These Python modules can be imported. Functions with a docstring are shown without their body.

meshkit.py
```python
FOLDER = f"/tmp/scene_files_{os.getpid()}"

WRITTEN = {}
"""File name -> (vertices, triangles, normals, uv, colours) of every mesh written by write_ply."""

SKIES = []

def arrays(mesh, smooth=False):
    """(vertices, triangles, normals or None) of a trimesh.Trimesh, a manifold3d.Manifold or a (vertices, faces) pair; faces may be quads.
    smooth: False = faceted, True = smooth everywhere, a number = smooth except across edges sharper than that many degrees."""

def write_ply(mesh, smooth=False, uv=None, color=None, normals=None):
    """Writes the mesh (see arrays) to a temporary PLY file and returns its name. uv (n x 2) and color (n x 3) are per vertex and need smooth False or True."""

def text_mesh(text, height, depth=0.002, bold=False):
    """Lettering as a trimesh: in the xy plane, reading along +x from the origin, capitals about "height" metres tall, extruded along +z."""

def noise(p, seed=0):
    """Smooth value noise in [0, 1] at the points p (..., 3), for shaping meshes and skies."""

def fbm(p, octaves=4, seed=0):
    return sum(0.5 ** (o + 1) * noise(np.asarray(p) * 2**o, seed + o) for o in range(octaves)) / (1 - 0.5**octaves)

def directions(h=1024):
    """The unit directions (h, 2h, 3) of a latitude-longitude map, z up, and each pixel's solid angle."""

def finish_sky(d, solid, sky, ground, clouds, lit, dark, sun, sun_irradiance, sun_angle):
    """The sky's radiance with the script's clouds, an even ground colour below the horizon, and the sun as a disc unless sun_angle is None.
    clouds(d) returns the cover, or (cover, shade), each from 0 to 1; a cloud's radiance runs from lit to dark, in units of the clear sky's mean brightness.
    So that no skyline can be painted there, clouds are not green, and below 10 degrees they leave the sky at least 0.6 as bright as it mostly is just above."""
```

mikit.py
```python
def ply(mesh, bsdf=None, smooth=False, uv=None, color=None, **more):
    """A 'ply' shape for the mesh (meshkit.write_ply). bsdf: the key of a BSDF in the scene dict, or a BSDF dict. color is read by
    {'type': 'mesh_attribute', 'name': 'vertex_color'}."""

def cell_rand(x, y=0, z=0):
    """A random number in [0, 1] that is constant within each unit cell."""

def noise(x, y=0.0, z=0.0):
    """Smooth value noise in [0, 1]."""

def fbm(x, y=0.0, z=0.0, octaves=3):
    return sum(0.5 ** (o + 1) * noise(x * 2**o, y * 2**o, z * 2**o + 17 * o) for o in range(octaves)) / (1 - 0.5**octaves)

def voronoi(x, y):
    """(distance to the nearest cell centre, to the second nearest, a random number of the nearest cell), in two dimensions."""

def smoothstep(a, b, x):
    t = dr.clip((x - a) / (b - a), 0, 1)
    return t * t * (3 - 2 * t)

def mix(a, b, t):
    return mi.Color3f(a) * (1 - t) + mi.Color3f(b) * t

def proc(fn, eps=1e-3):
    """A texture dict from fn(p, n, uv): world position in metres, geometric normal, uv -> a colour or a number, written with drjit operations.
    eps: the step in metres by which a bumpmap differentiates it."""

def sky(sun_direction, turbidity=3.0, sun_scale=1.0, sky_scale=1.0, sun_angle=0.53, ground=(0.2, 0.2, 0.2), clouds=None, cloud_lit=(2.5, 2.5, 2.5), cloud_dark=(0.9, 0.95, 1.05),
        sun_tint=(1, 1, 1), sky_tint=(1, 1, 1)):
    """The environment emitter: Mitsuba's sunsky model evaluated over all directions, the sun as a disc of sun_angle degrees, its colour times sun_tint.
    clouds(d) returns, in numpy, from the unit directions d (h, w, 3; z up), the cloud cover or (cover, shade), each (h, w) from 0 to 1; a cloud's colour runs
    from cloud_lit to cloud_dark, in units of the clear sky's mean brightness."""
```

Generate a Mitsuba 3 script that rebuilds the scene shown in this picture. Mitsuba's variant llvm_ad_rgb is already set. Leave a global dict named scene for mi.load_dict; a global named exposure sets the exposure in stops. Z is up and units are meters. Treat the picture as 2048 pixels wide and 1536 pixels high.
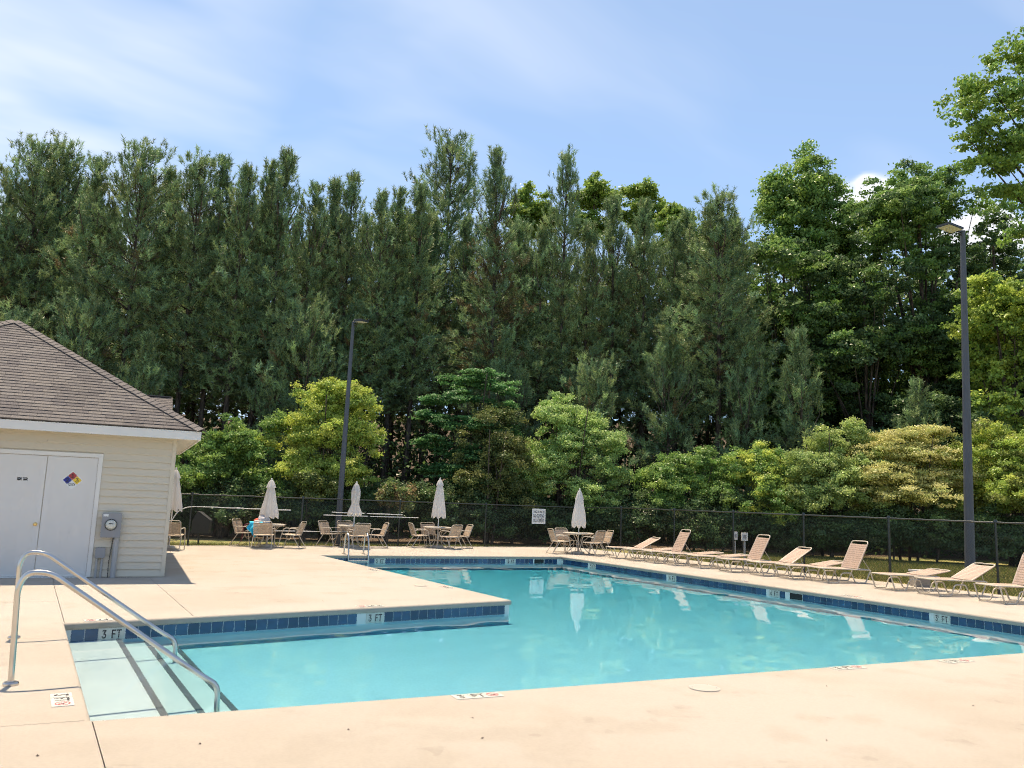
import math
import numpy as np, trimesh, shapely, mitsuba as mi, drjit as dr
import mikit, meshkit
from shapely.geometry import Polygon, LineString, Point
from shapely import affinity
from mikit import proc, noise, fbm, cell_rand, smoothstep, mix, voronoi

T = mi.ScalarTransform4f
scene, labels = {}, {}
V = lambda *a: np.array(a, float)

# ------------------------------------------------------------------ camera, sky, exposure
PITCH, ROLL, EYE = math.radians(8.4), math.radians(2.1), V(0, 0, 1.68)
fwd = V(0, math.cos(PITCH), math.sin(PITCH))
r0, u0 = V(1, 0, 0), V(0, -math.sin(PITCH), math.cos(PITCH))
cam_up = -math.sin(ROLL) * r0 + math.cos(ROLL) * u0
scene['camera'] = {'type': 'perspective', 'fov': math.degrees(2 * math.atan(1024 / 1600)), 'fov_axis': 'x', 'near_clip': 0.05, 'far_clip': 3000.0,
                   'to_world': T().look_at(origin=EYE.tolist(), target=(EYE + fwd).tolist(), up=cam_up.tolist())}


def clouds(d):
    az = np.degrees(np.arctan2(d[..., 0], d[..., 1]))
    el = np.degrees(np.arcsin(np.clip(d[..., 2], -1, 1)))
    # thin streaked cirrus: noise on a high plane, stretched along one wind direction
    h = 1 / np.maximum(d[..., 2] + 0.12, 0.05)
    x, y = d[..., 0] * h, d[..., 1] * h
    a, b = x * 0.80 + y * 0.60, -x * 0.60 + y * 0.80
    w = meshkit.fbm(np.stack([a * 1.1, b * 1.1, a * 0 + 3.3], -1), 3, 5) - 0.5
    st = meshkit.fbm(np.stack([a * 0.55 + w, b * 1.5 + 1.2 * w, a * 0], -1), 5, 11)
    fine = meshkit.fbm(np.stack([a * 1.2 + 2 * w, b * 4.5 + w, a * 0 + 9], -1), 5, 21)
    big = meshkit.fbm(np.stack([a * 0.35, b * 0.35, a * 0 + 7], -1), 3, 31)
    ci = np.clip((0.66 * st + 0.34 * fine - 0.45) / 0.17, 0, 1) ** 1.2 * np.clip((big - 0.30) / 0.25, 0.25, 1)
    cover = 0.20 + 0.55 * ci
    # a veil of high cloud thickens towards the left
    edge = az + 19 + 0.25 * (el - 20) + 26 * w + 20 * (st - .5)
    veil = 1 / (1 + np.exp(np.clip(edge / 6.5, -30, 30))) / (1 + np.exp(np.clip((-az - 95) / 9.0, -30, 30)))
    cover = np.maximum(cover, veil * np.clip(.70 + 1.1 * (fine - .5) + 1.1 * (st - .5), .15, .9))
    # low fair-weather cumulus here and there round the horizon
    cu = meshkit.fbm(np.stack([d[..., 0] * 13, d[..., 1] * 13, d[..., 2] * 17], -1), 5, 41)
    lump = np.exp(-((az - 24.4) / 2.9) ** 2 - ((el - 19.9) / 2.7) ** 2) + 0.8 * np.exp(-((az - 31.0) / 2.6) ** 2 - ((el - 17.2) / 2.9) ** 2)
    for k in range(7):
        lump = lump + 0.9 * np.exp(-(((az - (65 + 41 * k) + 180) % 360 - 180) / 6.0) ** 2 - ((el - 15 - 3 * (k % 3)) / 3.0) ** 2)
    c2 = np.clip((lump * (0.8 + (cu - 0.5) * 3.4) - 0.32) / 0.26, 0, 1)
    c2 = c2 * c2 * (3 - 2 * c2)
    full = cover * (1 - c2) + c2
    shade = 0.35 * (1 - c2) + c2 * np.clip(0.25 - (el - 20) * 0.05 + (0.5 - cu) * .8, 0, 0.6)
    return full, shade


SUN = V(-0.35, 0.76, 2.85)
scene['sky'] = mikit.sky(SUN.tolist(), turbidity=3.0, sky_scale=0.98, clouds=clouds, cloud_lit=(2.35, 2.4, 2.5), cloud_dark=(1.6, 1.65, 1.75),
                         sun_tint=(1.0, 0.97, 0.91), sky_tint=(0.84, 1.01, 1.09), ground=(0.12, 0.12, 0.09))
labels['sky'] = {'kind': 'structure', 'label': 'pale blue sky with thin white cirrus streaks'}
exposure = 2.5

# ------------------------------------------------------------------ materials


def bsdf(name, d):
    scene[name] = d
    return name


def rgb(*c): return {'type': 'rgb', 'value': list(map(float, c))}


def two(d): return {'type': 'twosided', 'bsdf': d}


def pr(c, rough=.5, metal=0.0, **k):
    return two({'type': 'principled', 'base_color': c if isinstance(c, dict) else rgb(*c), 'roughness': rough, 'metallic': metal, **k})


def concrete_c(p, n, uv):
    a = fbm(p.x * .45, p.y * .45, p.z, 4)
    b = fbm(p.x * 2.3 + 7, p.y * 2.3, p.z, 4)
    c = noise(p.x * 60, p.y * 60, p.z * 60)
    g = noise(p.x * 300, p.y * 300, p.z * 300)
    col = mix((.284, .256, .219), (.264, .232, .190), smoothstep(.3, .66, a))
    col = mix(col, (.242, .210, .168), smoothstep(.48, .78, b) * .5)
    col = mix(col, (.310, .276, .232), smoothstep(.5, .85, fbm(p.x * .9 + 3, p.y * 1.7, 1, 3)) * .35)
    spot = smoothstep(.84, .90, noise(p.x * 7.3, p.y * 7.3, 2)) * smoothstep(.5, .75, b) * .10
    return col * (0.95 + .06 * c + .05 * g) * (1 - spot)


def concrete_b(p, n, uv):
    return fbm(p.x * 40, p.y * 40, p.z * 40, 3) * .0016 + noise(p.x * 4, p.y * 4, p.z * 4) * .002


bsdf('concrete', {'type': 'bumpmap', 'arbitrary': proc(concrete_b, eps=4e-3), 'scale': 1.0,
                  'bsdf': pr(proc(concrete_c), .75)})


def plaster_w(p, n, uv):
    a = fbm(p.x * 2.2, p.y * 2.2, p.z, 4)
    return mix((.345, .385, .395), (.30, .345, .36), a)


def plaster_a(p, n, uv):
    a = fbm(p.x * .8, p.y * .8, p.z, 4)
    b = fbm(p.x * 5, p.y * 5, p.z, 3)
    k = noise(p.x * 55, p.y * 55, 0)
    return mix((.232, .352, .418), (.204, .318, .386), a * .6 + b * .4) * (.95 + .1 * k)


bsdf('plaster_white', pr(proc(plaster_w), .6))
bsdf('plaster_aqua', pr(proc(plaster_a), .6))
bsdf('grout', pr((.50, .53, .52), .7))
for i, c in enumerate([(.012, .040, .100), (.016, .050, .118), (.009, .030, .078), (.019, .060, .132)]):
    def tile_f(p, n, uv, c=c):
        return mi.Color3f(*c) * (.65 + .7 * fbm(p.x * 9, p.y * 9, p.z * 14, 3))
    bsdf('tile_blue_%d' % i, pr(proc(tile_f), .12, specular=.6))
bsdf('tile_dark', pr((.07, .075, .09), .35))
bsdf('white_plate', pr((.42, .42, .38), .35))
bsdf('ink_black', pr((.02, .02, .022), .5))
bsdf('ink_red', pr((.34, .035, .04), .5))
bsdf('ink_blue', pr((.012, .022, .22), .5))
bsdf('ink_yellow', pr((.75, .52, .03), .5))
bsdf('sign_white', pr((.66, .68, .66), .45))
bsdf('opening_dark', pr((.008, .010, .010), .8))
bsdf('steel', pr(proc(lambda p, n, uv: mix((.60, .58, .55), (.50, .48, .45), noise(p.x * 9, p.y * 9, p.z * 9))), .20, 1.0))
bsdf('aluminium', pr((.72, .73, .74), .32, .9))
bsdf('frame_beige', pr((.47, .42, .34), .4))
bsdf('strap_pink', pr(proc(lambda p, n, uv: mix((.40, .295, .235), (.365, .27, .212), noise(p.x * 3, p.y * 3, p.z * 3))), .45))
bsdf('strap_tan', pr(proc(lambda p, n, uv: mix((.44, .35, .26), (.40, .315, .23), noise(p.x * 3, p.y * 3, p.z * 3))), .45))
bsdf('table_cream', pr((.40, .365, .305), .4))
bsdf('white_paint', pr((.62, .62, .59), .4))


def canvas_f(p, n, uv):
    return mix((.80, .785, .765), (.74, .72, .70), fbm(p.x * 5, p.y * 5, p.z * 2, 3)) * (.96 + .06 * noise(p.x * 200, p.y * 200, p.z * 200))


bsdf('canvas', {'type': 'principledthin', 'base_color': proc(canvas_f), 'roughness': .8, 'diff_trans': 1.0, 'spec_trans': 0.0})
bsdf('pole_grey', pr(proc(lambda p, n, uv: mix((.055, .063, .080), (.085, .093, .11), fbm(p.x * 20, p.y * 20, p.z * 3, 3))), .55))
bsdf('black_metal', pr((.012, .016, .016), .45))
bsdf('fence_black', pr((.010, .016, .015), .3, specular=.7))
bsdf('lamp_lens', pr((.60, .60, .50), .3))


def siding_f(p, n, uv):
    a = fbm(p.x * 1.3, p.y * 1.3, p.z * 5, 3)
    return mix((.575, .52, .415), (.535, .48, .375), a) * (.97 + .05 * noise(p.x * 25, p.y * 25, p.z * 90))


bsdf('siding', pr(proc(siding_f), .5))
bsdf('trim_white', pr(proc(lambda p, n, uv: mix((.67, .655, .62), (.63, .615, .58), fbm(p.x * 4, p.y * 4, p.z * 2, 3))), .45))
bsdf('door_white', pr(proc(lambda p, n, uv: mix((.63, .615, .585), (.595, .58, .55), fbm(p.x * 3, p.y * 3, p.z * 1.5, 3))), .4))
bsdf('soffit', pr((.47, .44, .37), .6))
bsdf('brass', pr((.70, .50, .20), .3, .9))
bsdf('meter_grey', pr((.24, .245, .255), .5))
bsdf('conduit_grey', pr((.34, .34, .335), .5))
bsdf('dial_glass', pr((.55, .55, .48), .1, specular=.8))
VC = {'type': 'mesh_attribute', 'name': 'vertex_color'}
bsdf('shingle_mat', {'type': 'bumpmap', 'arbitrary': proc(lambda p, n, uv: noise(p.x * 90, p.y * 90, p.z * 90) * .004, eps=3e-3), 'scale': 1.0, 'bsdf': pr(VC, .9)})
for nm_, dt_, w_, ro_ in (('leaf', 1.10, .28, .36), ('needle', .8, .36, .42)):
    bsdf(nm_, {'type': 'blendbsdf', 'weight': w_, 'thin': {'type': 'principledthin', 'base_color': VC, 'roughness': .5, 'diff_trans': dt_, 'spec_trans': 0.0, 'eta': 1.4},
               'wax': two({'type': 'principled', 'base_color': VC, 'roughness': ro_, 'specular': .7})})


def bark_f(p, n, uv):
    a = fbm(p.x * 14, p.y * 14, p.z * 3, 4)
    return mix((.035, .026, .021), (.12, .092, .07), smoothstep(.35, .65, a))


bsdf('bark', pr(proc(bark_f), .9))


def ground_f(p, n, uv):
    a = fbm(p.x * .6, p.y * .6, 0, 4)
    b = fbm(p.x * 5, p.y * 5, 0, 4)
    litter = mix((.10, .066, .040), (.055, .040, .026), b)
    grass = mix((.115, .13, .035), (.20, .165, .06), smoothstep(.4, .62, a * .5 + b * .5))
    # leaf litter under the wood, grass in the open
    return mix(grass, litter, smoothstep(32.0, 35.0, p.y + 3 * a - .15 * p.x))


bsdf('soil', pr(proc(ground_f), .95))
bsdf('dirt', pr(proc(lambda p, n, uv: mix((.20, .135, .085), (.12, .085, .055), fbm(p.x * 9, p.y * 9, 0, 4))), .95))

# ------------------------------------------------------------------ mesh helpers


def cat(ms): return trimesh.util.concatenate(ms)


def box(sx, sy, sz, c=(0, 0, 0), rz=0.0):
    m = trimesh.creation.box((sx, sy, sz))
    if rz: m.apply_transform(trimesh.transformations.rotation_matrix(rz, [0, 0, 1]))
    m.apply_translation(c)
    return m


def cbox(sx, sy, sz, ch, c=(0, 0, 0)):
    """box with chamfered edges along all sides (hull of 24 points)"""
    p = []
    for x in (-1, 1):
        for y in (-1, 1):
            for z in (-1, 1):
                X, Y, Z = x * sx / 2, y * sy / 2, z * sz / 2
                p += [(X - x * ch, Y, Z), (X, Y - y * ch, Z), (X, Y, Z - z * ch)]
    m = trimesh.convex.convex_hull(np.array(p))
    m.apply_translation(c)
    return m


def fillet(pts, r, n=4, closed=False):
    """round the corners of a polyline with arcs-like quadratic curves"""
    pts = [V(*p) for p in pts]
    out = [] if closed else [pts[0]]
    N = len(pts)
    for i in (range(N) if closed else range(1, N - 1)):
        a, b, c = pts[i - 1], pts[i], pts[(i + 1) % N]
        la, lc = np.linalg.norm(a - b), np.linalg.norm(c - b)
        k = min(r, la * .49, lc * .49)
        p, q = b + (a - b) / la * k, b + (c - b) / lc * k
        for t in np.linspace(0, 1, n + 1):
            out.append((1 - t) ** 2 * p + 2 * t * (1 - t) * b + t * t * q)
    if closed: out.append(out[0])
    else: out.append(pts[-1])
    return np.array(out)


def tube(path, r, sides=6, cap=True):
    p = np.asarray(path, float)
    closed = np.allclose(p[0], p[-1])
    n = len(p)
    r = np.broadcast_to(r, (n,))
    t = np.gradient(p, axis=0)
    if closed: t[0] = t[-1] = (p[1] - p[-2])
    t /= np.linalg.norm(t, axis=1, keepdims=True) + 1e-12
    ref = V(0, 0, 1) if abs(t[0][2]) < .9 else V(1, 0, 0)
    a = np.cross(t[0], ref); a /= np.linalg.norm(a)
    A = []
    for i in range(n):
        a = a - t[i] * (a @ t[i]); a /= np.linalg.norm(a) + 1e-12
        A.append(a)
    A = np.array(A); B = np.cross(t, A)
    ang = np.arange(sides) * 2 * np.pi / sides
    v = p[:, None] + r[:, None, None] * (np.cos(ang)[None, :, None] * A[:, None] + np.sin(ang)[None, :, None] * B[:, None])
    v = v.reshape(-1, 3)
    i, j = np.meshgrid(np.arange(n - 1), np.arange(sides), indexing='ij')
    q = np.stack([i * sides + j, i * sides + (j + 1) % sides, (i + 1) * sides + (j + 1) % sides, (i + 1) * sides + j], -1).reshape(-1, 4)
    f = np.vstack([q[:, [0, 1, 2]], q[:, [0, 2, 3]]])
    if cap and not closed:
        v = np.vstack([v, p[0], p[-1]])
        k = np.arange(sides); m = n * sides
        f = np.vstack([f, np.stack([(k + 1) % sides, k, k * 0 + m], 1), np.stack([(n - 1) * sides + k, (n - 1) * sides + (k + 1) % sides, k * 0 + m + 1], 1)])
    return trimesh.Trimesh(v, f, process=False)


def lathe(prof, sides=24, flute=0, depth=0.0, phase=0.0):
    """prof: (r, z) list from bottom to top; flute: number of folds, depth a fraction of r"""
    prof = np.asarray(prof, float)
    n = len(prof)
    ang = np.arange(sides) * 2 * np.pi / sides
    k = 1 + (depth * np.cos(flute * ang + phase) if flute else 0) * np.ones(sides)
    v = np.stack([prof[:, :1] * np.cos(ang) * k, prof[:, :1] * np.sin(ang) * k, np.repeat(prof[:, 1:], sides, 1)], -1).reshape(-1, 3)
    i, j = np.meshgrid(np.arange(n - 1), np.arange(sides), indexing='ij')
    q = np.stack([i * sides + j, i * sides + (j + 1) % sides, (i + 1) * sides + (j + 1) % sides, (i + 1) * sides + j], -1).reshape(-1, 4)
    return trimesh.Trimesh(v, np.vstack([q[:, [0, 1, 2]], q[:, [0, 2, 3]]]), process=False)


def disc(r, h, sides=24, c=(0, 0, 0)):
    m = trimesh.creation.cylinder(r, h, sections=sides)
    m.apply_translation(c)
    return m


def prism(poly, z0, z1):
    ms = []
    for g in getattr(poly, 'geoms', [poly]):
        if g.area > 1e-6:
            m = trimesh.creation.extrude_polygon(g, z1 - z0, engine='earcut')
            m.apply_translation((0, 0, z0))
            ms.append(m)
    return cat(ms)


def move(m, M):
    m = m.copy(); m.apply_transform(M); return m


def Rz(a): return trimesh.transformations.rotation_matrix(a, [0, 0, 1])


def frame(o, x, y, z):
    M = np.eye(4); M[:3, 0], M[:3, 1], M[:3, 2], M[:3, 3] = x, y, z, o
    return M


used = {}


def key(base):
    n = used.get(base, -1) + 1
    used[base] = n
    return base if n == 0 else '%s_%03d' % (base, n)


def put(base, mesh, mat, smooth=False, parent=None, label=None, kind=None, **kw):
    k = key((parent + '__' if parent else '') + base)
    scene[k] = mikit.ply(mesh, mat, smooth=smooth, **kw)
    if label or kind:
        labels[k] = {}
        if label: labels[k]['label'] = label
        if kind: labels[k]['kind'] = kind
    return k


def put_dict(base, d, M, parent=None):
    k = key((parent + '__' if parent else '') + base)
    scene[k] = {**d, 'to_world': T(M)}
    return k


def thing(base, label, cat_, group=None, kind=None):
    k = key(base)
    labels[k] = {'label': label, 'category': cat_}
    if group: labels[k]['group'] = group
    return k


def at(x, y, z=0.0, rz=0.0, s=1.0):
    M = Rz(rz); M[:3, :3] *= s; M[:3, 3] = (x, y, z)
    return M


# ------------------------------------------------------------------ pool outline
P = np.array([(-5.41, 10.23), (-2.97, 6.14), (9.80, 12.14), (1.81, 26.44), (-5.27, 23.22), (0.13, 14.30)])
pool = Polygon(P)
WATER = -0.182


def offset_pts(pts, d):
    n = len(pts); out = []
    for i in range(n):
        a, b, c = pts[i - 1], pts[i], pts[(i + 1) % n]
        e1 = (b - a) / np.linalg.norm(b - a); e2 = (c - b) / np.linalg.norm(c - b)
        n1, n2 = V(e1[1], -e1[0]), V(e2[1], -e2[0])
        m = (n1 + n2) / (1 + n1 @ n2)
        out.append(b + m * d)
    return np.array(out)


# fence lines
FA, FC, FB = V(-19.4, 19.86, 0), V(2.69, 32.68, 0), V(17.3, 9.32, 0)     # left end, corner, right end
outer = Polygon([(-19.4, 19.7), (2.64, 32.5), (17.1, 9.3), (17.1, -7), (-24, -7), (-24, 17)])

# ground sheet with the pool cut out
gp = Polygon([(-320, -160), (320, -160), (320, 420), (-320, 420)]).difference(pool.buffer(.06, join_style=2))
gv, gf = trimesh.creation.triangulate_polygon(gp, engine='earcut')
put('ground', trimesh.Trimesh(np.c_[gv, np.full(len(gv), -.07)], gf, process=False), 'soil', kind='structure', label='grassy ground with brown leaf litter beyond the fence')

# a wooded bank rises behind the trees
hx, hy = np.meshgrid(np.linspace(-110, 120, 60), np.linspace(50, 110, 26))
hz = -.09 + 9.5 * np.clip((hy - 51) / 32, 0, 1) ** 1.2 * (.8 + .5 * meshkit.fbm(np.stack([hx * .05, hy * .05, hx * 0], -1), 3, 9)) - 2.0 * (hy <= 50.5)
ii, jj = np.meshgrid(np.arange(25), np.arange(59), indexing='ij')
put('hill', trimesh.Trimesh(np.stack([hx, hy, hz], -1).reshape(-1, 3), np.vstack([np.stack([ii * 60 + jj, ii * 60 + jj + 1, (ii + 1) * 60 + jj + 1], -1).reshape(-1, 3), np.stack([ii * 60 + jj, (ii + 1) * 60 + jj + 1, (ii + 1) * 60 + jj], -1).reshape(-1, 3)]), process=False), 'soil', smooth=True, kind='structure', label='wooded bank rising behind the trees')

# deck slabs, cut by the joints seen in the concrete
labels['pool_deck'] = {'kind': 'structure', 'label': 'cream poured concrete deck round the swimming pool'}
deck = outer.difference(Polygon(offset_pts(P, .05)))
cut = []
dF = (P[1] - P[0]) / np.linalg.norm(P[1] - P[0]); dD = (P[2] - P[1]) / np.linalg.norm(P[2] - P[1])
dC = (P[5] - P[0]) / np.linalg.norm(P[5] - P[0])
cut.append(LineString([P[1], P[1] + dF * 16]))
cut.append(LineString([P[0], P[0] - dF * 4.3, (-8.0, 14.6), (-8.6, 15.6)]))
cut.append(LineString([P[1], P[1] - dD * 22]))
cut.append(LineString([P[0] - dF * 2.2, P[0] - dF * 2.2 - dD * 18]))
cut.append(LineString([(-4.2, 11.2), (-7.3, 16.6), (-12.3, 25.5)]))
cut.append(LineString([P[2], P[2] + dD * 9]))
cut.append(LineString([P[2], P[2] + dF * 20]))
joint = shapely.union_all([c.buffer(.0035, cap_style=2) for c in cut])
slabs = deck.difference(joint)
for g in sorted(slabs.geoms, key=lambda g: -g.area):
    if g.area > .02:
        put('slab', prism(g, -.10, 0), 'concrete', parent='pool_deck')
# rounded coping lip: one strip that follows the pool outline
prof = [(.030, -.085), (.010, -.085), (.002, -.075), (0, -.035)] + [(.035 - .035 * math.cos(t), -.035 + .035 * math.sin(t)) for t in np.linspace(.25, math.pi / 2, 5)] + [(.05, 0)]
rings = [np.c_[offset_pts(P, d), np.full(6, z)] for d, z in prof]
cv, cf = [], []
for e in range(6):
    b0 = len(cv)
    for r in rings: cv += [r[e], r[(e + 1) % 6]]
    for j in range(len(rings) - 1):
        cf += [(b0 + 2 * j, b0 + 2 * j + 2, b0 + 2 * j + 3), (b0 + 2 * j, b0 + 2 * j + 3, b0 + 2 * j + 1)]
put('coping', trimesh.Trimesh(np.array(cv), np.array(cf), process=False), 'concrete', smooth=40, parent='pool_deck', label='rounded concrete lip along the pool edge')
# thin soil strip between deck and fence
strip = Polygon([(-19.4, 19.7), (2.64, 32.5), (17.1, 9.3), (17.75, 9.7), (2.78, 33.1), (-19.7, 20.05)])
put('soil_strip', prism(strip, -.068, -.05), 'dirt', kind='structure', label='bare soil strip along the foot of the fence')

# ------------------------------------------------------------------ the pool basin
labels['swimming_pool'] = {'kind': 'structure', 'label': 'aqua plaster pool basin with a band of blue tiles'}
SP = 'swimming_pool'
inner = Polygon(offset_pts(P, .03))
ring = Polygon(offset_pts(P, .20)).difference(inner)
put('wall', prism(ring, -1.35, -.0855), bsdf('plaster_wall', pr((.35, .49, .54), .5)), parent=SP)


def grid_mesh(poly, h, zf):
    x0, y0, x1, y1 = poly.bounds
    gx, gy = np.meshgrid(np.arange(x0, x1, h), np.arange(y0, y1, h))
    pts = np.c_[gx.ravel(), gy.ravel()]
    pts = pts[shapely.contains_xy(poly.buffer(-h * .4), pts[:, 0], pts[:, 1])]
    ext = poly.exterior
    nb = int(ext.length / h)
    bp = [np.array(ext.interpolate(s).coords[0]) for s in np.linspace(0, ext.length, nb, endpoint=False)] + [np.array(c) for c in ext.coords[:-1]]
    order = np.argsort([ext.project(Point(b)) for b in bp]); bp = np.array(bp)[order]
    keep = np.r_[True, np.linalg.norm(np.diff(bp, axis=0), axis=1) > 1e-4]; bp = bp[keep]
    allp = np.vstack([bp, pts])
    from scipy.spatial import Delaunay
    tri = Delaunay(allp).simplices
    c = allp[tri].mean(1)
    tri = tri[shapely.contains_xy(poly, c[:, 0], c[:, 1])]
    a, b, cc = allp[tri[:, 0]], allp[tri[:, 1]], allp[tri[:, 2]]
    sgn = (b[:, 0] - a[:, 0]) * (cc[:, 1] - a[:, 1]) - (b[:, 1] - a[:, 1]) * (cc[:, 0] - a[:, 0])
    tri[sgn < 0] = tri[sgn < 0][:, ::-1]
    return np.c_[allp, zf(allp)], tri, len(bp)


def floor_z(p):
    t = np.clip(((p - P[1]) @ V(-.30, .954) - 7.0) / 12.0, 0, 1)
    return -.40 - .02 * t * t * (3 - 2 * t)


fv, ff, _ = grid_mesh(Polygon(offset_pts(P, .06)), .6, floor_z)
put('floor', trimesh.Trimesh(fv, ff, process=False), 'plaster_aqua', smooth=True, parent=SP, label='pale aqua pool floor')
nF = V(-dF[1], dF[0])                                           # from the entry edge into the pool
for k, (d0, d1, z) in enumerate([(-.1, .66, -.235), (.66, .995, -.285), (.995, 1.33, -.340)]):
    q = [P[0] - dF * 3 + nF * d0, P[1] + dF * 3 + nF * d0, P[1] + dF * 3 + nF * d1, P[0] - dF * 3 + nF * d1]
    st = Polygon(q).intersection(Polygon(offset_pts(P, .033)))
    s = put('entry_step', prism(st, -1.0 - .01 * k, z), 'plaster_white', parent=SP, label='white plaster entry step under the water')
    line = LineString([P[0] - dF * 3 + nF * (d1 - .03), P[1] + dF * 3 + nF * (d1 - .03)]).intersection(Polygon(offset_pts(P, .02)))
    L = line.length; ms = []
    a = np.array(line.coords[0]); u = (np.array(line.coords[1]) - a) / L
    for i in range(int(L / .0535)):
        c = a + u * (i + .5) * .0535
        ms.append(box(.050, .058, .008, (*c, z + .0035), math.atan2(u[1], u[0])))
        ms.append(box(.050, .006, .05, (*(c + nF * .031), z - .022), math.atan2(u[1], u[0])))
    put('nosing_tiles', cat(ms), 'tile_dark', parent=s, kind='stuff', label='dark grey tiled nosing along the step edge')


# ---- lettering on flat things: x along the text, y up, z out of the face
def words(text, h, width=None, bold=True, depth=.0015):
    m = meshkit.text_mesh(text, h, depth, bold)
    if width:
        w = m.bounds[1][0] - m.bounds[0][0]
        m.apply_scale((width / w, 1, 1))
    m.apply_translation((-(m.bounds[0][0] + m.bounds[1][0]) / 2, -(m.bounds[0][1] + m.bounds[1][1]) / 2, 0))
    return m


def shift(m, x, y, z=0):
    m = m.copy(); m.apply_translation((x, y, z)); return m


tile_meshes = [mikit.ply(cbox(.1465, .012, .147, .004), 'tile_blue_%d' % i) for i in range(4)]
rngt = np.random.default_rng(3)


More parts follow.
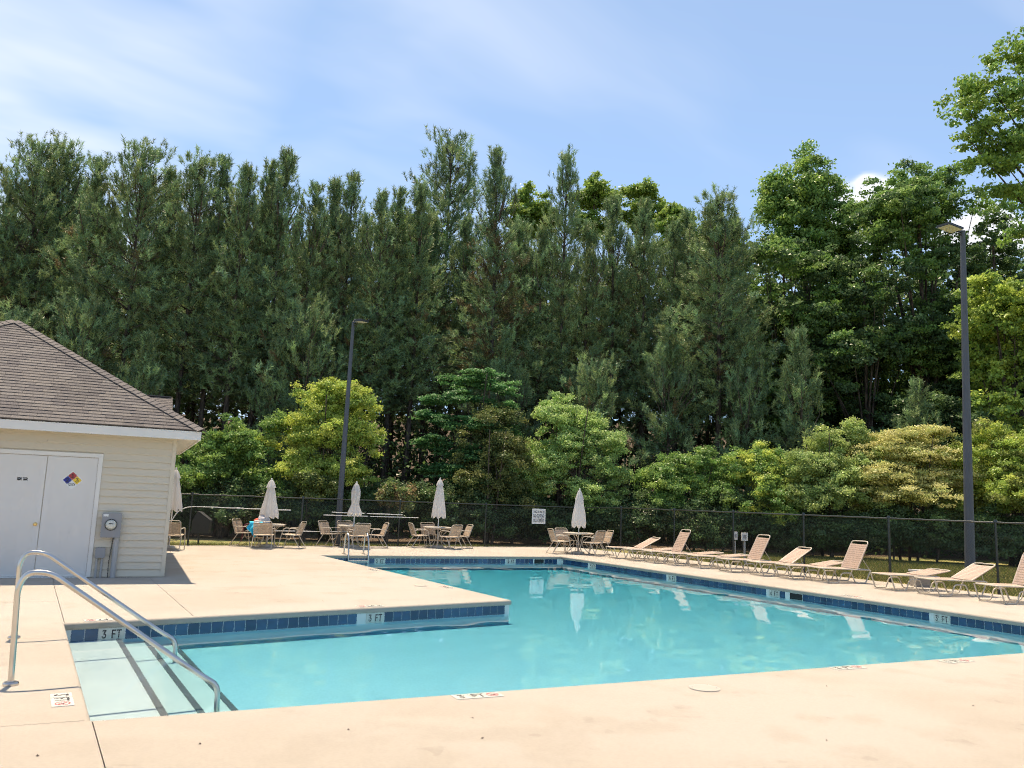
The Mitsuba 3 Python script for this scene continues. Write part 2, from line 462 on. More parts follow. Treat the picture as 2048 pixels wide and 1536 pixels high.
def tile_edge(a, b, s0, markers, skim, face):
    """a row of 6 inch tiles from a to b on the wall; markers: (s, text)"""
    a, b = V(*a), V(*b)
    L = np.linalg.norm(b - a); u = (b - a) / L; n = V(face * u[1], -face * u[0])      # n: into the water
    yaw = math.atan2(u[1], u[0])
    s = s0
    spans = [(m[0], m[0] + .315) for m in markers] + [(k, k + .36) for k in skim]
    while s + .155 <= L - .004:
        hit = [e for e in spans if s + .15 > e[0] and s < e[1]]
        if hit:
            s = hit[0][1] + .004
            continue
        nxt = [e[0] for e in spans if e[0] > s and e[0] < s + .155]
        if nxt and nxt[0] - s < .14:
            s = nxt[0]
            continue
        c = a + u * (s + .0775) - n * .028
        put_dict('tile', tile_meshes[rngt.integers(4)], at(c[0], c[1], -.163, yaw), SP)
        s += .155
    X, Y = V(*u, 0), V(0, 0, 1)
    N = V(*n, 0)
    if np.cross(X, Y) @ N < 0: X = -X
    for ms, text in markers:
        c = a + u * (ms + .1575) - n * .026
        o = V(c[0], c[1], -.163)
        M = frame(o, X, Y, N)
        k = put('depth_marker', move(cbox(.305, .150, .012, .003), M), 'white_plate', parent=SP, label='white tile plate lettered %s' % text)
        put('lettering', move(cat([shift(words(text.split()[0], .098, .052 if len(text.split()[0]) == 1 else .07), -.085, 0, .0062), shift(words('FT', .098, .115), .06, 0, .0062)]), M), 'ink_black', parent=k)
    for ss in skim:
        c = a + u * (ss + .18) - n * .029
        put('skimmer_opening', move(cbox(.34, .13, .012, .003), frame(V(c[0], c[1], -.16), X, Y, N)), 'opening_dark', parent=SP, label='dark skimmer mouth in the tile band')


put('grout_band', prism(Polygon(offset_pts(P, .031)).difference(Polygon(offset_pts(P, .0275))), -.245, -.0858), 'grout', parent=SP)
tile_edge(P[0], P[5], .085, [(.39, '3 FT'), (4.11, '3 FT')], [], 1)
tile_edge(P[4], P[3], .05, [(1.60, '5 FT'), (5.83, '5 FT')], [6.80], 1)
tile_edge(P[3], P[2], .06, [(1.55, '5 FT'), (5.20, '4 FT'), (8.70, '4 FT'), (12.70, "3' FT")], [9.30], 1)

# ---- the water: a closed body whose top carries small ripples
def wave_z(p):
    q = np.c_[p, np.zeros(len(p))]
    z = .0016 * np.sin(p[:, 0] * 4.1 + 1.3 * p[:, 1] + 6 * meshkit.noise(q * .6, 1)) + .0012 * np.sin(p[:, 1] * 6.3 - 2.2 * p[:, 0] + 7 * meshkit.noise(q * .8, 2))
    return WATER + .55 * z + .0019 * (meshkit.fbm(q * V(2.0, 2.0, 1), 2, 7) - .5)


wv, wf, nb = grid_mesh(Polygon(offset_pts(P, .0315)), .075, wave_z)
nW = len(wv)
low = wv.copy(); low[:, 2] = -1.30
side = []
bi = np.arange(nb)
side = np.vstack([np.stack([bi, bi + nW, (bi + 1) % nb + nW], 1), np.stack([bi, (bi + 1) % nb + nW, (bi + 1) % nb], 1)])
wm = (np.vstack([wv, low]), np.vstack([wf, wf[:, ::-1] + nW, side]))
wn = np.zeros((2 * nW, 3)); fn = np.cross(wv[wf[:, 1]] - wv[wf[:, 0]], wv[wf[:, 2]] - wv[wf[:, 0]])
for k in range(3): np.add.at(wn, wf[:, k], fn)
wn[:nW] /= np.linalg.norm(wn[:nW], axis=1, keepdims=True); wn[nW:] = (0, 0, -1)
bsdf('water_surface', {'type': 'thindielectric', 'int_ior': 1.13, 'ext_ior': 1.0})
scene['water_body'] = {'type': 'homogeneous', 'albedo': rgb(0, 0, 0), 'sigma_t': rgb(.62, .080, .038), 'scale': 1.0}
scene['water'] = mikit.ply(trimesh.Trimesh(*wm, process=False), 'water_surface', smooth=True, interior={'type': 'ref', 'id': 'water_body'})
labels['water'] = {'kind': 'structure', 'label': 'clear turquoise pool water'}

# ---- flat depth plates and skimmer lids let into the deck


def no_dive(r):
    ring_ = Point(0, 0).buffer(r, 16).difference(Point(0, 0).buffer(r * .85, 16))
    bar = affinity.rotate(shapely.box(-r * .9, -r * .09, r * .9, r * .09), -45)
    red = prism(shapely.union_all([ring_, bar]), 0, .0016)
    fig = shapely.union_all([affinity.rotate(shapely.box(-r * .42, -r * .07, r * .25, r * .09), 35), Point(r * .38, r * .1).buffer(r * .11, 6), shapely.box(-r * .5, -r * .5, r * .3, -r * .42)])
    return red, prism(fig, 0, .0012)


def deck_plate(x, y, yaw, length=.44, text="3'", label=None, symbol=True):
    M = at(x, y, .0015, yaw)
    k = put('depth_plate', move(cbox(length, .155, .008, .002), M), 'white_plate', parent='pool_deck', label=label)
    x0 = -length / 2
    t = [shift(words(text[0], .10, .052), x0 + .065, 0, .0042), shift(words('FT', .10, .115), x0 + .225, 0, .0042)]
    if len(text) > 1: t.append(box(.008, .022, .002, (x0 + .105, .042, .0045)))
    t.append(box(.003, .15, .002, (x0 + .148, 0, .0042)))
    put('lettering', move(cat(t), M), 'ink_black', parent=k)
    if symbol:
        red, blk = no_dive(.055)
        put('no_diving_ring', move(shift(red, length / 2 - .08, 0, .0042), M), 'ink_red', parent=k)
        put('diver_mark', move(shift(blk, length / 2 - .08, 0, .0040), M), 'ink_black', parent=k)


aD, aF, aC, aA = (math.atan2(d[1], d[0]) for d in (dD, dF, dC, P[3] - P[2]))
for (x, y), yaw, lab in [((-3.475, 6.66), aF, 'white plate lettered 3 FT beside the entry steps'), ((-.20, 7.29), aD, 'white plate lettered 3 FT at the middle of the near edge'),
                         ((3.83, 9.21), aD, 'white plate lettered 3 FT far along the near edge'), ((5.40, 9.86), aD, 'second white depth plate far along the near edge')]:
    deck_plate(x, y, yaw, label=lab)
for (x, y), yaw, lab in [((-5.12, 10.60), aC + math.pi, 'white plate by the inner corner of the steps'), ((-2.08, 12.84), aC + math.pi, 'white plate on the peninsula edge'),
                         ((-3.10, 19.15), aA, 'white plate far along the peninsula side'), ((-1.12, 15.95), aA, 'white plate on the peninsula side near its tip'),
                         ((7.22, 17.10), aA + math.pi, 'white plate on the right edge near the loungers'), ((5.72, 19.75), aA + math.pi, 'white plate on the far right edge')]:
    deck_plate(x, y, yaw, label=lab)
for x, y, r in [(1.93, 7.92, .148), (-1.64, 16.06, .13)]:
    k = put('skimmer_lid', disc(r, .012, 28, (x, y, .0015)), bsdf('lid_cream', pr((.34, .32, .28), .4)), smooth=40, parent='pool_deck', label='round white skimmer lid')
    put('screw', cat([disc(.008, .004, 8, (x + r * .8 * c, y + r * .8 * s, .0085)) for c, s in ((1, 0), (-1, 0))]), 'meter_grey', parent=k)
# ---- small dead leaves and debris scattered on the deck
rl = np.random.default_rng(8)
for i, (x, y) in enumerate([(-2.886, 5.316), (-2.004, 5.675), (-1.096, 6.126), (-.212, 6.56), (-.118, 6.038), (3.2, 8.2), (2.45, 6.3), (4.3, 7.6), (-2.9, 13.2), (-.9, 14.1), (-4.2, 15.4), (5.2, 7.9)]):
    a = rl.uniform(0, 6.3); L = rl.uniform(.012, .020)
    v = np.array([(-L, 0, .002), (-.2 * L, .5 * L, .006), (L, .1 * L, .004), (-.1 * L, -.5 * L, .002), (-.1 * L, 0, .009)])
    m = trimesh.Trimesh(v, [(0, 4, 1), (1, 4, 2), (2, 4, 3), (3, 4, 0), (0, 1, 3), (1, 2, 3)], process=False)
    k = put('dead_leaf', move(m, at(x, y, .001, a)), 'bark')
    labels[k] = {'label': 'tiny curled brown leaf lying on the cream deck', 'category': 'leaf', 'group': 'dead leaves on the deck'}
#@@PART2

# ------------------------------------------------------------------ hand rails at the steps, ladder in the far corner


def rail_path(base, u, prof):
    base, u = V(*base), V(*u)
    return [V(*(base + u * d), z) for d, z in prof]


RAILPROF = [(0, 0), (-.035, .80), (.02, .93), (.20, .93), (1.30, .145), (1.52, -.005), (1.66, -.09), (1.67, -.40)]
for nm, b, e, lab in [('near', (-4.14, 7.08), (-2.61, 7.74), 'curved stainless steel handrail over the entry steps, the one nearer the camera'),
                      ('far', (-5.37, 9.14), (-3.88, 9.88), 'curved stainless steel handrail over the entry steps, the one nearer the pool house')]:
    u = V(*e) - V(*b); u /= np.linalg.norm(u)
    t = thing('handrail', lab, 'handrail', 'pair of handrails at the entry steps')
    pts = rail_path(b, u, RAILPROF)
    put('rail', tube(fillet(pts, .16, 8), .0245, 16), 'steel', smooth=60, parent=t)
    k = put('base_plate', lathe([(.0, .001), (.062, .001), (.062, .016), (.052, .027), (.030, .029), (.026, .033), (.0, .033)], 28), 'steel', smooth=35, parent=t, to_world=T().translate([b[0], b[1], 0]))

t = thing('pool_ladder', 'stainless pool ladder with two looped grab rails at the far left corner', 'ladder')
uE = (P[3] - P[4]) / np.linalg.norm(P[3] - P[4]); nE = V(uE[1], -uE[0])     # nE into the water
for s in (.80, 1.38):
    e = P[4] + uE * s
    pts = [V(*(e - nE * .52), 0), V(*(e - nE * .50), .52), V(*(e - nE * .30), .66), V(*(e - nE * .06), .52), V(*(e + nE * .07), .0), V(*(e + nE * .07), -.85)]
    put('grab_rail', tube(fillet(pts, .16, 6), .022, 10), 'steel', smooth=60, parent=t)
    put('base_plate', disc(.055, .02, 16, (*(e - nE * .52), .011)), 'steel', smooth=40, parent=t)
for z in (-.16, -.42, -.68):
    e = P[4] + uE * 1.09 + nE * .075
    put('step', move(cbox(.56, .09, .028, .006), frame(V(*e, z), V(*uE, 0), V(*nE, 0), V(0, 0, 1) if uE[0] * nE[1] - uE[1] * nE[0] > 0 else V(0, 0, -1))), 'white_plate', parent=t)

# ------------------------------------------------------------------ pool house
W0 = V(-6.62, 15.94, 0)
AN = math.radians(25)
ax, nx = V(math.cos(AN), math.sin(AN), 0), V(math.sin(AN), -math.cos(AN), 0)    # along the front wall to its right end; out of the wall
Z3 = V(0, 0, 1)
HM = frame(W0, ax, -nx, Z3)                                                      # u along the wall (negative to the left), v into the house, z
PH = thing('pool_house', 'cream lap sided pool house with white double door and brown shingle pyramid roof', 'building')
BW, EAVE, TOP, RISE = 6.85, .42, 2.72, 2.45
rs = np.random.default_rng(11)
wallp = Polygon([(-BW, .012), (0 - .02, .012), (-.02, BW), (-BW, BW)])
put('wall_core', move(prism(wallp, 0.0, TOP), HM), 'siding', parent=PH)
# lap siding: one wedge shaped board per course, cut round the door casing
D0, D1, DT = -3.11, -1.268, 2.235


def lap(u0, u1, z0, z1, side=False):
    q = [(.013, z0), (-.019, z0 + .0005), (-.0205, z0 + .006), (.004, z1), (.013, z1)]
    v, n = [], len(q)
    for u in (u0, u1):
        for a, z in q: v.append((u, a, z))
    f = []
    for i in range(n):
        j = (i + 1) % n
        f += [(i, j, n + j), (i, n + j, n + i)]
    f += [(0, i + 1, i) for i in range(1, n - 1)] + [(n, n + i, n + i + 1) for i in range(1, n - 1)]
    m = trimesh.Trimesh(np.array(v), np.array(f)[:, ::-1], process=False)
    trimesh.repair.fix_normals(m)
    return m


EXPO = .1365
for r in range(int(TOP / EXPO) + 1):
    z0, z1 = .012 + r * EXPO, min(.012 + (r + 1) * EXPO, TOP)
    if z1 - z0 < .02: continue
    j = rs.uniform(-.002, .002)
    if z0 < DT - .03:
        put('siding_board', move(lap(D1 + .002, -.062, z0 + j, z1 + j), HM), 'siding', parent=PH)
        put('siding_board', move(lap(-BW, D0 - .002, z0 + j, z1 + j), HM), 'siding', parent=PH)
    else:
        s = -2.9 + rs.uniform(-.5, .7)
        put('siding_board', move(lap(s + .001, -.062, z0 + j, z1 + j), HM), 'siding', parent=PH)
        put('siding_board', move(lap(-BW, s - .001, z0 + j, z1 + j), HM), 'siding', parent=PH)
Msid = HM @ frame(V(0, 0, 0), V(0, 1, 0), V(-1, 0, 0), Z3)
for r in range(int(TOP / EXPO) + 1):
    z0, z1 = .012 + r * EXPO, min(.012 + (r + 1) * EXPO, TOP)
    if z1 - z0 > .02: put('siding_board', move(move(lap(.05, BW, z0, z1), frame(V(-.008, 0, 0), V(0, 1, 0), V(-1, 0, 0), Z3)), HM), 'siding', parent=PH)
put('corner_trim', move(cat([box(.064, .010, TOP - .02, (-.030, -.0155, TOP / 2)), box(.010, .064, TOP - .02, (.0065, .0165, TOP / 2))]), HM), 'siding', parent=PH)
put('frieze_board', move(box(BW, .018, .075, (-BW / 2 - .001, -.0085 - .016, TOP - .045)), HM), 'siding', parent=PH)
# door casing, two flush six panel leaves
cz = [box(.075, .030, DT - .02, (D1 - .0375, -.014, (DT - .02) / 2 + .015)), box(.075, .030, DT - .02, (D0 + .0375, -.014, (DT - .02) / 2 + .015)),
      box(D1 - D0, .032, .075, ((D0 + D1) / 2, -.0145, DT + .0335))]
put('door_casing', move(cat(cz), HM), 'trim_white', parent=PH, label='white casing round the double door')
LW = (D1 - D0 - .15) / 2
for i, lab in ((0, 'left leaf of the white double door with a brass knob'), (1, 'right leaf of the white double door under the hazard diamond')):
    u0_, u1_ = D0 + .075 + i * LW + .006, D0 + .075 + (i + 1) * LW - .006
    c = (u0_ + u1_) / 2
    d = put('door', move(cbox(u1_ - u0_, .034, DT - .045, .003, (c, .0035, (DT - .045) / 2 + .03)), HM), 'door_white', parent=PH, label=lab)
    for zc, h in ((.58, .74), (1.33, .50), (1.88, .34)):
        for su in (-1, 1):
            fr = shapely.box(-.13, -h / 2, .13, h / 2)
            g = prism(fr.difference(fr.buffer(-.014, join_style=2)), 0, .0045)
            fl = cbox(.18, h - .08, .006, .003)
            put('panel', move(cat([g, fl]), HM @ frame(V(c + su * .185, -.0136, zc), V(1, 0, 0), V(0, 0, 1), V(0, -1, 0))), 'door_white', parent=d)
    if i == 0:
        put('knob', move(lathe([(0, 0), (.034, 0), (.034, .008), (.012, .012), (.012, .035), (.028, .045), (.032, .058), (.022, .070), (0, .073)], 18), HM @ frame(V(u1_ - .065, -.0136, .965), V(1, 0, 0), V(0, 0, 1), V(0, -1, 0))), 'brass', smooth=35, parent=d)
put('threshold', move(box(D1 - D0 - .10, .05, .024, ((D0 + D1) / 2, -.012, .014)), HM), 'aluminium', parent=PH)

# roof: a pyramid with a soffit and fascia
ZE = 2.845
cx_, cy_ = -BW / 2, BW / 2
hw = BW / 2 + EAVE
apex = V(cx_, cy_, ZE + RISE)
corners = [V(cx_ - hw, cy_ - hw, ZE), V(cx_ + hw, cy_ - hw, ZE), V(cx_ + hw, cy_ + hw, ZE), V(cx_ - hw, cy_ + hw, ZE)]
rv = np.array(corners + [apex] + [c - V(0, 0, .02) for c in corners])
rf = [(0, 1, 4), (1, 2, 4), (2, 3, 4), (3, 0, 4), (5, 7, 6), (5, 8, 7)] + [f for i in range(4) for f in ((i, 5 + i, 5 + (i + 1) % 4), (i, 5 + (i + 1) % 4, (i + 1) % 4))]
RF = put('roof', move(trimesh.Trimesh(rv, rf, process=False), HM), 'shingle_mat', parent=PH, label='brown grey asphalt shingle roof rising to a point', color=np.tile([[.06, .05, .047]], (9, 1)))


def ring_box(o, i, z0, z1):
    return prism(shapely.box(cx_ - o, cy_ - o, cx_ + o, cy_ + o).difference(shapely.box(cx_ - i, cy_ - i, cx_ + i, cy_ + i)), z0, z1)


put('fascia', move(ring_box(hw - .003, hw - .028, ZE - .185, ZE - .0215), HM), 'trim_white', parent=PH, label='white fascia board under the roof edge')
put('soffit', move(ring_box(hw - .029, BW / 2 + .02, ZE - .172, ZE - .155), HM), 'soffit', parent=PH)
# shingles of the front and right slopes; the lowest and nearest 300 are parts
slope = math.hypot(hw, RISE)
tones = [(.096, .088, .085), (.083, .076, .075), (.104, .096, .091), (.075, .069, .069), (.090, .083, .081), (.071, .065, .066), (.100, .091, .086)]


def slope_frame(a, b):
    """origin at the eave corner a, x along the eave towards b, y up the slope, z out"""
    x = (b - a) / np.linalg.norm(b - a)
    y = apex - (a + b) / 2; y /= np.linalg.norm(y)
    return frame(a, x, y, np.cross(x, y))


def shingle_field(a, b, keep):
    M = slope_frame(a, b); L = np.linalg.norm(b - a)
    row, out = .127, []
    for r in range(int(slope / row)):
        y0 = r * row - .012
        lo, hi = (y0 + .012) / slope * L / 2, L - (y0 + .012) / slope * L / 2
        x = lo + (-.15 if r % 2 else 0) + rs.uniform(-.06, 0)
        while x < hi:
            w = rs.choice([.305, .305, .22, .36])
            a_, b_ = max(x, lo + .01), min(x + w - .004, hi - .01)
            if b_ - a_ > .05:
                q = [(a_, y0, .004), (b_, y0, .004), (min(b_, hi - .01 - row * L / 2 / slope * .9), y0 + row + .02, .001), (max(a_, lo + .01 + row * L / 2 / slope * .9), y0 + row + .02, .001)]
                th = .016 + rs.uniform(0, .005)
                v = np.array([(p[0], p[1], p[2] + t) for t in (0, th) for p in q])
                v[6:, 2] = v[6:, 2] - th + .006
                f = [(4, 5, 6), (4, 6, 7), (0, 1, 5), (0, 5, 4), (1, 2, 6), (1, 6, 5), (3, 0, 4), (3, 4, 7), (0, 2, 1), (0, 3, 2)]
                xx = (a_ + b_) / 2
                st = meshkit.fbm(V(xx * 1.1, y0 * .7, 3), 3, 2)
                tone = np.array(tones[rs.integers(len(tones))]) * (1.16 - .75 * max(0, st - .42)) * rs.uniform(.93, 1.07)
                out.append((v, np.array(f), tone))
            x += w
    return M, out


def clip_view(M, s):
    """metres left of the building's right eave corner"""
    return s[0][:, 0].mean()


for (ia, ib, nkeep) in ((0, 1, 300), (1, 2, 0), (3, 0, 0)):
    M, sh = shingle_field(corners[ia], corners[ib], nkeep)
    MM = HM @ M
    L = 2 * hw
    if nkeep:
        vis = [i for i, s in enumerate(sh) if s[0][:, 0].mean() > L - 4.05]
        part = set(vis[:nkeep])
    else: part = set()
    rest = [s for i, s in enumerate(sh) if i not in part]
    for i in sorted(part):
        v, f, c = sh[i]
        k = key(RF + '__shingle')
        scene[k] = mikit.ply(move(trimesh.Trimesh(v, f, process=False), MM), 'shingle_mat', color=np.tile(c, (8, 1)))
    n = np.cumsum([0] + [8] * (len(rest) - 1))
    mv = np.vstack([s[0] for s in rest]); mf = np.vstack([s[1] + o for s, o in zip(rest, n)])
    col = np.repeat([s[2] for s in rest], 8, 0)
    put('far_shingles', move(trimesh.Trimesh(mv, mf, process=False), MM), 'shingle_mat', parent=RF, kind='stuff', color=col)
# hip caps
for ci in (0, 1, 2):
    c = corners[ci]; u = apex - c; L = np.linalg.norm(u); u = u / L
    side_ = np.cross(u, Z3); side_ /= np.linalg.norm(side_); up = np.cross(side_, u)
    n = int(L / .14)
    for i in range(n):
        p = c + u * (i * .14 - .02)
        q = []
        for s_, zz in ((-.135, -.028), (0, .038), (.135, -.028)):
            for tt, lift in ((0, .022), (.175, .006)):
                q.append(p + side_ * s_ + up * (zz + lift) + u * tt)
        q = np.array(q + [x - up * .008 for x in q])
        f = [(0, 2, 3), (0, 3, 1), (2, 4, 5), (2, 5, 3), (0, 6, 8), (0, 8, 2), (2, 8, 10), (2, 10, 4), (0, 1, 7), (0, 7, 6), (4, 10, 11), (4, 11, 5)]
        m = trimesh.Trimesh(q, f, process=False)
        k = key(RF + '__hip_cap')
        scene[k] = mikit.ply(move(m, HM), 'shingle_mat', color=np.tile(np.array(tones[rs.integers(len(tones))]) * 1.22, (12, 1)))
# rear gable wing
GB = frame(V(0, 0, 0), V(1, 0, 0), V(0, 1, 0), Z3)
g0, gz, gr, gw = 9.0, 3.05, 4.44, 2.5
wing = trimesh.Trimesh(np.array([(-4.0, g0 - 2.1, 0), (-.12, g0 - 2.1, 0), (-.12, g0 + gw, 0), (-4.0, g0 + gw, 0), (-4.0, g0 - 2.1, gz), (-.12, g0 - 2.1, gz), (-.12, g0 + gw, gz), (-4.0, g0 + gw, gz), (-4.0, g0, gr - .08), (-.12, g0, gr - .08)]),
                       [(0, 1, 5), (0, 5, 4), (1, 2, 6), (1, 6, 5), (2, 3, 7), (2, 7, 6), (5, 6, 9), (3, 0, 4), (3, 4, 7), (4, 7, 8)], process=False)
put('wing_wall', move(wing, HM), 'siding', parent=PH)
rows = []
for k in range(20):
    for sg in (-1, 1):
        a, b = k * .135, (k + 1) * .135 + .02
        q = [(u, g0 + sg * t * .89, gr - t * .455 + dz) for u in (-4.1, .15) for t, dz in ((a, .005), (b, .018), (b, .002), (a, -.04))]
        m = trimesh.convex.convex_hull(np.array(q)); rows.append(m)
rows.append(box(4.2, .20, .03, (-1.98, g0, gr + .012)))
wr = cat(rows)
put('wing_roof', move(wr, HM), 'shingle_mat', parent=PH, label='low rear gable roof behind the pyramid roof', color=np.tile([[.092, .082, .077]], (len(wr.vertices), 1)))


def on_wall(u, z, off): return HM @ frame(V(u, -off, z), V(1, 0, 0), V(0, 0, 1), V(0, -1, 0))


# things fixed to the wall
t = thing('hazard_sign', 'hazard diamond with red, blue, yellow and white quarters on the right door', 'sign')
s = .113
put('plate', move(cbox(2 * s + .022, 2 * s + .022, .003, .001), on_wall(-1.745, 1.79, .0165) @ Rz(math.pi / 4)), 'sign_white', parent=t)
for nm, mat, a in (('red_quarter', 'ink_red', (1, 1)), ('blue_quarter', 'ink_blue', (-1, 1)), ('yellow_quarter', 'ink_yellow', (1, -1))):
    put(nm, move(box(s - .004, s - .004, .002, (a[0] * s / 2, a[1] * s / 2, .0015)), on_wall(-1.745, 1.79, .0175) @ Rz(math.pi / 4)), mat, parent=t)
h = s * .72
put('lettering', move(cat([shift(words('1', .070), 0, h * .98, .003), shift(words('2', .070), -h * .98, 0, .003), shift(words('3', .070), h * .98, 0, .003), shift(words('OXY', .048, .115), 0, -h * 1.0, .003)]), on_wall(-1.745, 1.79, .0178)), 'ink_black', parent=t)
t = thing('door_label', 'small black label with white lettering on the left door', 'sign')
put('plate', move(cbox(.165, .056, .003, .001), on_wall(-2.553, 1.781, .0165)), 'ink_black', parent=t)
put('lettering', move(cat([shift(words('AUTHORIZED', .014, .135), 0, .010, .0012), shift(words('ONLY', .012, .05), 0, -.013, .0012)]), on_wall(-2.553, 1.781, .0168)), 'sign_white', parent=t)
t = thing('electric_meter', 'grey electric meter box with a round glass dial beside the double door', 'meter')
put('box', move(cbox(.335, .455, .13, .008), on_wall(-1.005, .975, .085)), 'meter_grey', parent=t)
k = put('dial', move(lathe([(0, 0), (.098, 0), (.098, .018), (.088, .03), (.082, .055), (.06, .075), (0, .08)], 28), on_wall(-1.01, .985, .150)), 'dial_glass', smooth=40, parent=t)
put('dial_ring', move(tube([(.096 * math.cos(a), .096 * math.sin(a), .014) for a in np.linspace(0, 2 * math.pi, 29)], .011, 8), on_wall(-1.01, .985, .150)), 'black_metal', smooth=True, parent=k)
put('register', move(box(.075, .018, .004, (0, .022, .0790)), on_wall(-1.01, .985, .150)), 'ink_black', parent=k)
put('sticker', move(box(.085, .042, .002, (-.105, .185, .0)), on_wall(-1.005, .975, .1515)), 'sign_white', parent=t)
put('conduit', move(tube([(0, 0, 0), (0, .76, 0)], .047, 14), on_wall(-.895, .0, .068)), 'conduit_grey', smooth=50, parent=t)
put('ground_wire', move(tube(fillet([(-.005, 0, 0), (-.02, .25, .01), (.0, .5, 0), (.02, .755, .0)], .1), .006, 6), on_wall(-.968, 0, .05)), 'black_metal', smooth=True, parent=t)
t = thing('junction_box', 'small grey junction box on two conduits low beside the door casing', 'box')
put('box', move(cbox(.165, .185, .10, .012), on_wall(-1.143, .46, .066)), 'meter_grey', parent=t)
for du in (-.045, .04): put('conduit', move(tube([(0, 0, 0), (0, .37, 0)], .020, 10), on_wall(-1.143 + du, 0, .040)), 'conduit_grey', smooth=50, parent=t)

# ------------------------------------------------------------------ chain link fence
FH = 1.58
FT = thing('chain_link_fence', 'black chain link fence with thin posts round the pool deck', 'fence')


def fence_run(a, b, posts, h=FH):
    L = np.linalg.norm(b - a); u = (b - a) / L
    pts = posts
    for i, s in enumerate(pts):
        p = a + u * s
        put('post', cat([tube([(*p[:2], -.2), (*p[:2], h + .01)], .028 if i % 4 else .034, 10), lathe([(0, .03), (.03, .025), (.045, .0), (.045, -.03), (0, -.03)][::-1], 10).apply_translation((*p[:2], h + .02))]), 'fence_black', smooth=40, parent=FT)
    for s0, s1 in zip(pts[:-1], pts[1:]):
        A, B = a + u * s0, a + u * s1
        put('top_rail', tube([(*A[:2], h - .02), (*B[:2], h - .02)], .022, 8), 'fence_black', smooth=True, parent=FT)
    # woven wire: two families of diagonals, 6 cm diamonds
    d, ms_v, ms_f = .068, [], []
    H = h - .05
    z0 = -.03
    n = int((L + H) / d)
    off = V(u[1], -u[0], 0) * .036
    rr = .0021
    base = np.array([(rr, 0), (-rr * .5, rr * .87), (-rr * .5, -rr * .87)])
    segs = []
    for i in range(n):
        s = i * d - H
        segs += [((max(s, 0), z0 + max(-s, 0)), (min(s + H, L), z0 + min(H, L - s))), ((max(s, 0), z0 + H - max(-s, 0)), (min(s + H, L), z0 + H - min(H, L - s)))]
    nn = V(-u[1], u[0], 0)
    for (s0, za), (s1, zb) in segs:
        p, q = a + u * s0 + Z3 * za + off, a + u * s1 + Z3 * zb + off
        if np.linalg.norm(q - p) < .02: continue
        t = (q - p) / np.linalg.norm(q - p); w = np.cross(t, nn)
        k = len(ms_v) * 6
        ms_v.append(np.vstack([p + base[:, :1] * nn + base[:, 1:] * w, q + base[:, :1] * nn + base[:, 1:] * w]))
        ms_f.append(np.array([(0, 1, 4), (0, 4, 3), (1, 2, 5), (1, 5, 4), (2, 0, 3), (2, 3, 5)]) + k)
    put('wire_mesh', trimesh.Trimesh(np.vstack(ms_v), np.vstack(ms_f), process=False), 'fence_black', parent=FT, kind='stuff', label='black diamond wire mesh')


LA_ = np.linalg.norm(FC - FA)
s375 = np.linalg.norm(V(-9.89, 25.38) - FA[:2])
fence_run(FA, FC, [s375 + k * 3.05 for k in range(-3, 0)] + [s375 + k * 3.5 for k in range(0, 4)] + [LA_])
LB_ = np.linalg.norm(FB - FC)
fence_run(FC, FB, [.05] + [LB_ * f for f in np.linspace(0, 1, 12)[1:]] if False else [np.linalg.norm(V(*p) - FC[:2]) for p in ((4.25, 30.2), (5.72, 27.8), (7.12, 25.56), (8.52, 23.32), (9.93, 21.09), (11.36, 18.83), (12.78, 16.55), (14.2, 14.3), (15.6, 12.0), (17.0, 9.8))], 1.64)

# rail joining the corner (first panel of the right run)
put('top_rail', tube([(*FC[:2], FH - .02), (4.25, 30.2, 1.62)], .022, 8), 'fence_black', smooth=True, parent=FT)
uA = (FC - FA) / LA_; nA = V(uA[1], -uA[0], 0)                  # nA points to the deck


def on_fence(s, z, off=.07):
    """s measured from the post left of the tables"""
    p = V(-9.89, 25.38, 0) + uA * s + nA * off
    return V(p[0], p[1], z)


t = thing('no_diving_sign', 'white sign lettered SHALLOW WATER NO DIVING ALLOWED hung on the fence', 'sign')
M = frame(on_fence(12.83, 1.17, .06), uA, Z3, nA)
put('plate', move(cbox(.62, .585, .006, .002), M), 'sign_white', parent=t)
put('lettering', move(cat([shift(words('SHALLOW WATER', .085, .50, depth=.003), 0, .175, .0025), shift(words('NO DIVING', .125, .50, depth=.003), 0, .018, .0025), shift(words('ALLOWED', .135, .50, depth=.003), 0, -.155, .0025)]), M), 'ink_black', parent=t)

for pa, pb, lab, hook in [((-.05, 1.19), (3.10, 1.15), 'long white pole with a bent left end on fence hooks behind the leftmost umbrellas', True),
                          ((4.50, 1.12), (7.08, 1.095), 'upper of the two parallel white poles on fence hooks behind the pinched umbrella', False),
                          ((4.22, 1.018), (7.70, 1.005), 'lower of the two parallel white poles on fence hooks behind the pinched umbrella', False),
                          ((1.70, .47), (5.25, .47), 'white pole hung low on the fence behind the table with the towels', False)]:
    t = thing('cleaning_pole', lab, 'pole', 'pool cleaning poles hung on the fence')
    pts = [on_fence(*pa), on_fence(*pb)]
    if hook: pts = [on_fence(-.55, .72), on_fence(-.38, 1.06)] + pts
    mid = pts[-1] * .45 + pts[-2] * .55
    put('tube', tube(fillet(pts, .3, 6) if hook else pts, .0155, 8), 'white_paint', smooth=True, parent=t)
    put('sleeve', tube([mid, mid + (pts[-1] - pts[-2]) / np.linalg.norm(pts[-1] - pts[-2]) * .09], .021, 10), 'black_metal' if not hook else 'aluminium', smooth=40, parent=t)
    for f in (.12, .86):
        p = pts[-2] * (1 - f) + pts[-1] * f
        put('hook', tube([p - nA * .04 + Z3 * .04, p - nA * .03 - Z3 * .03, p + nA * .03 - Z3 * .03, p + nA * .03 + Z3 * .015], .005, 6), 'black_metal', parent=t)
t = thing('hose', 'dark red hose looped over the low fence rail beside the towel table', 'hose')
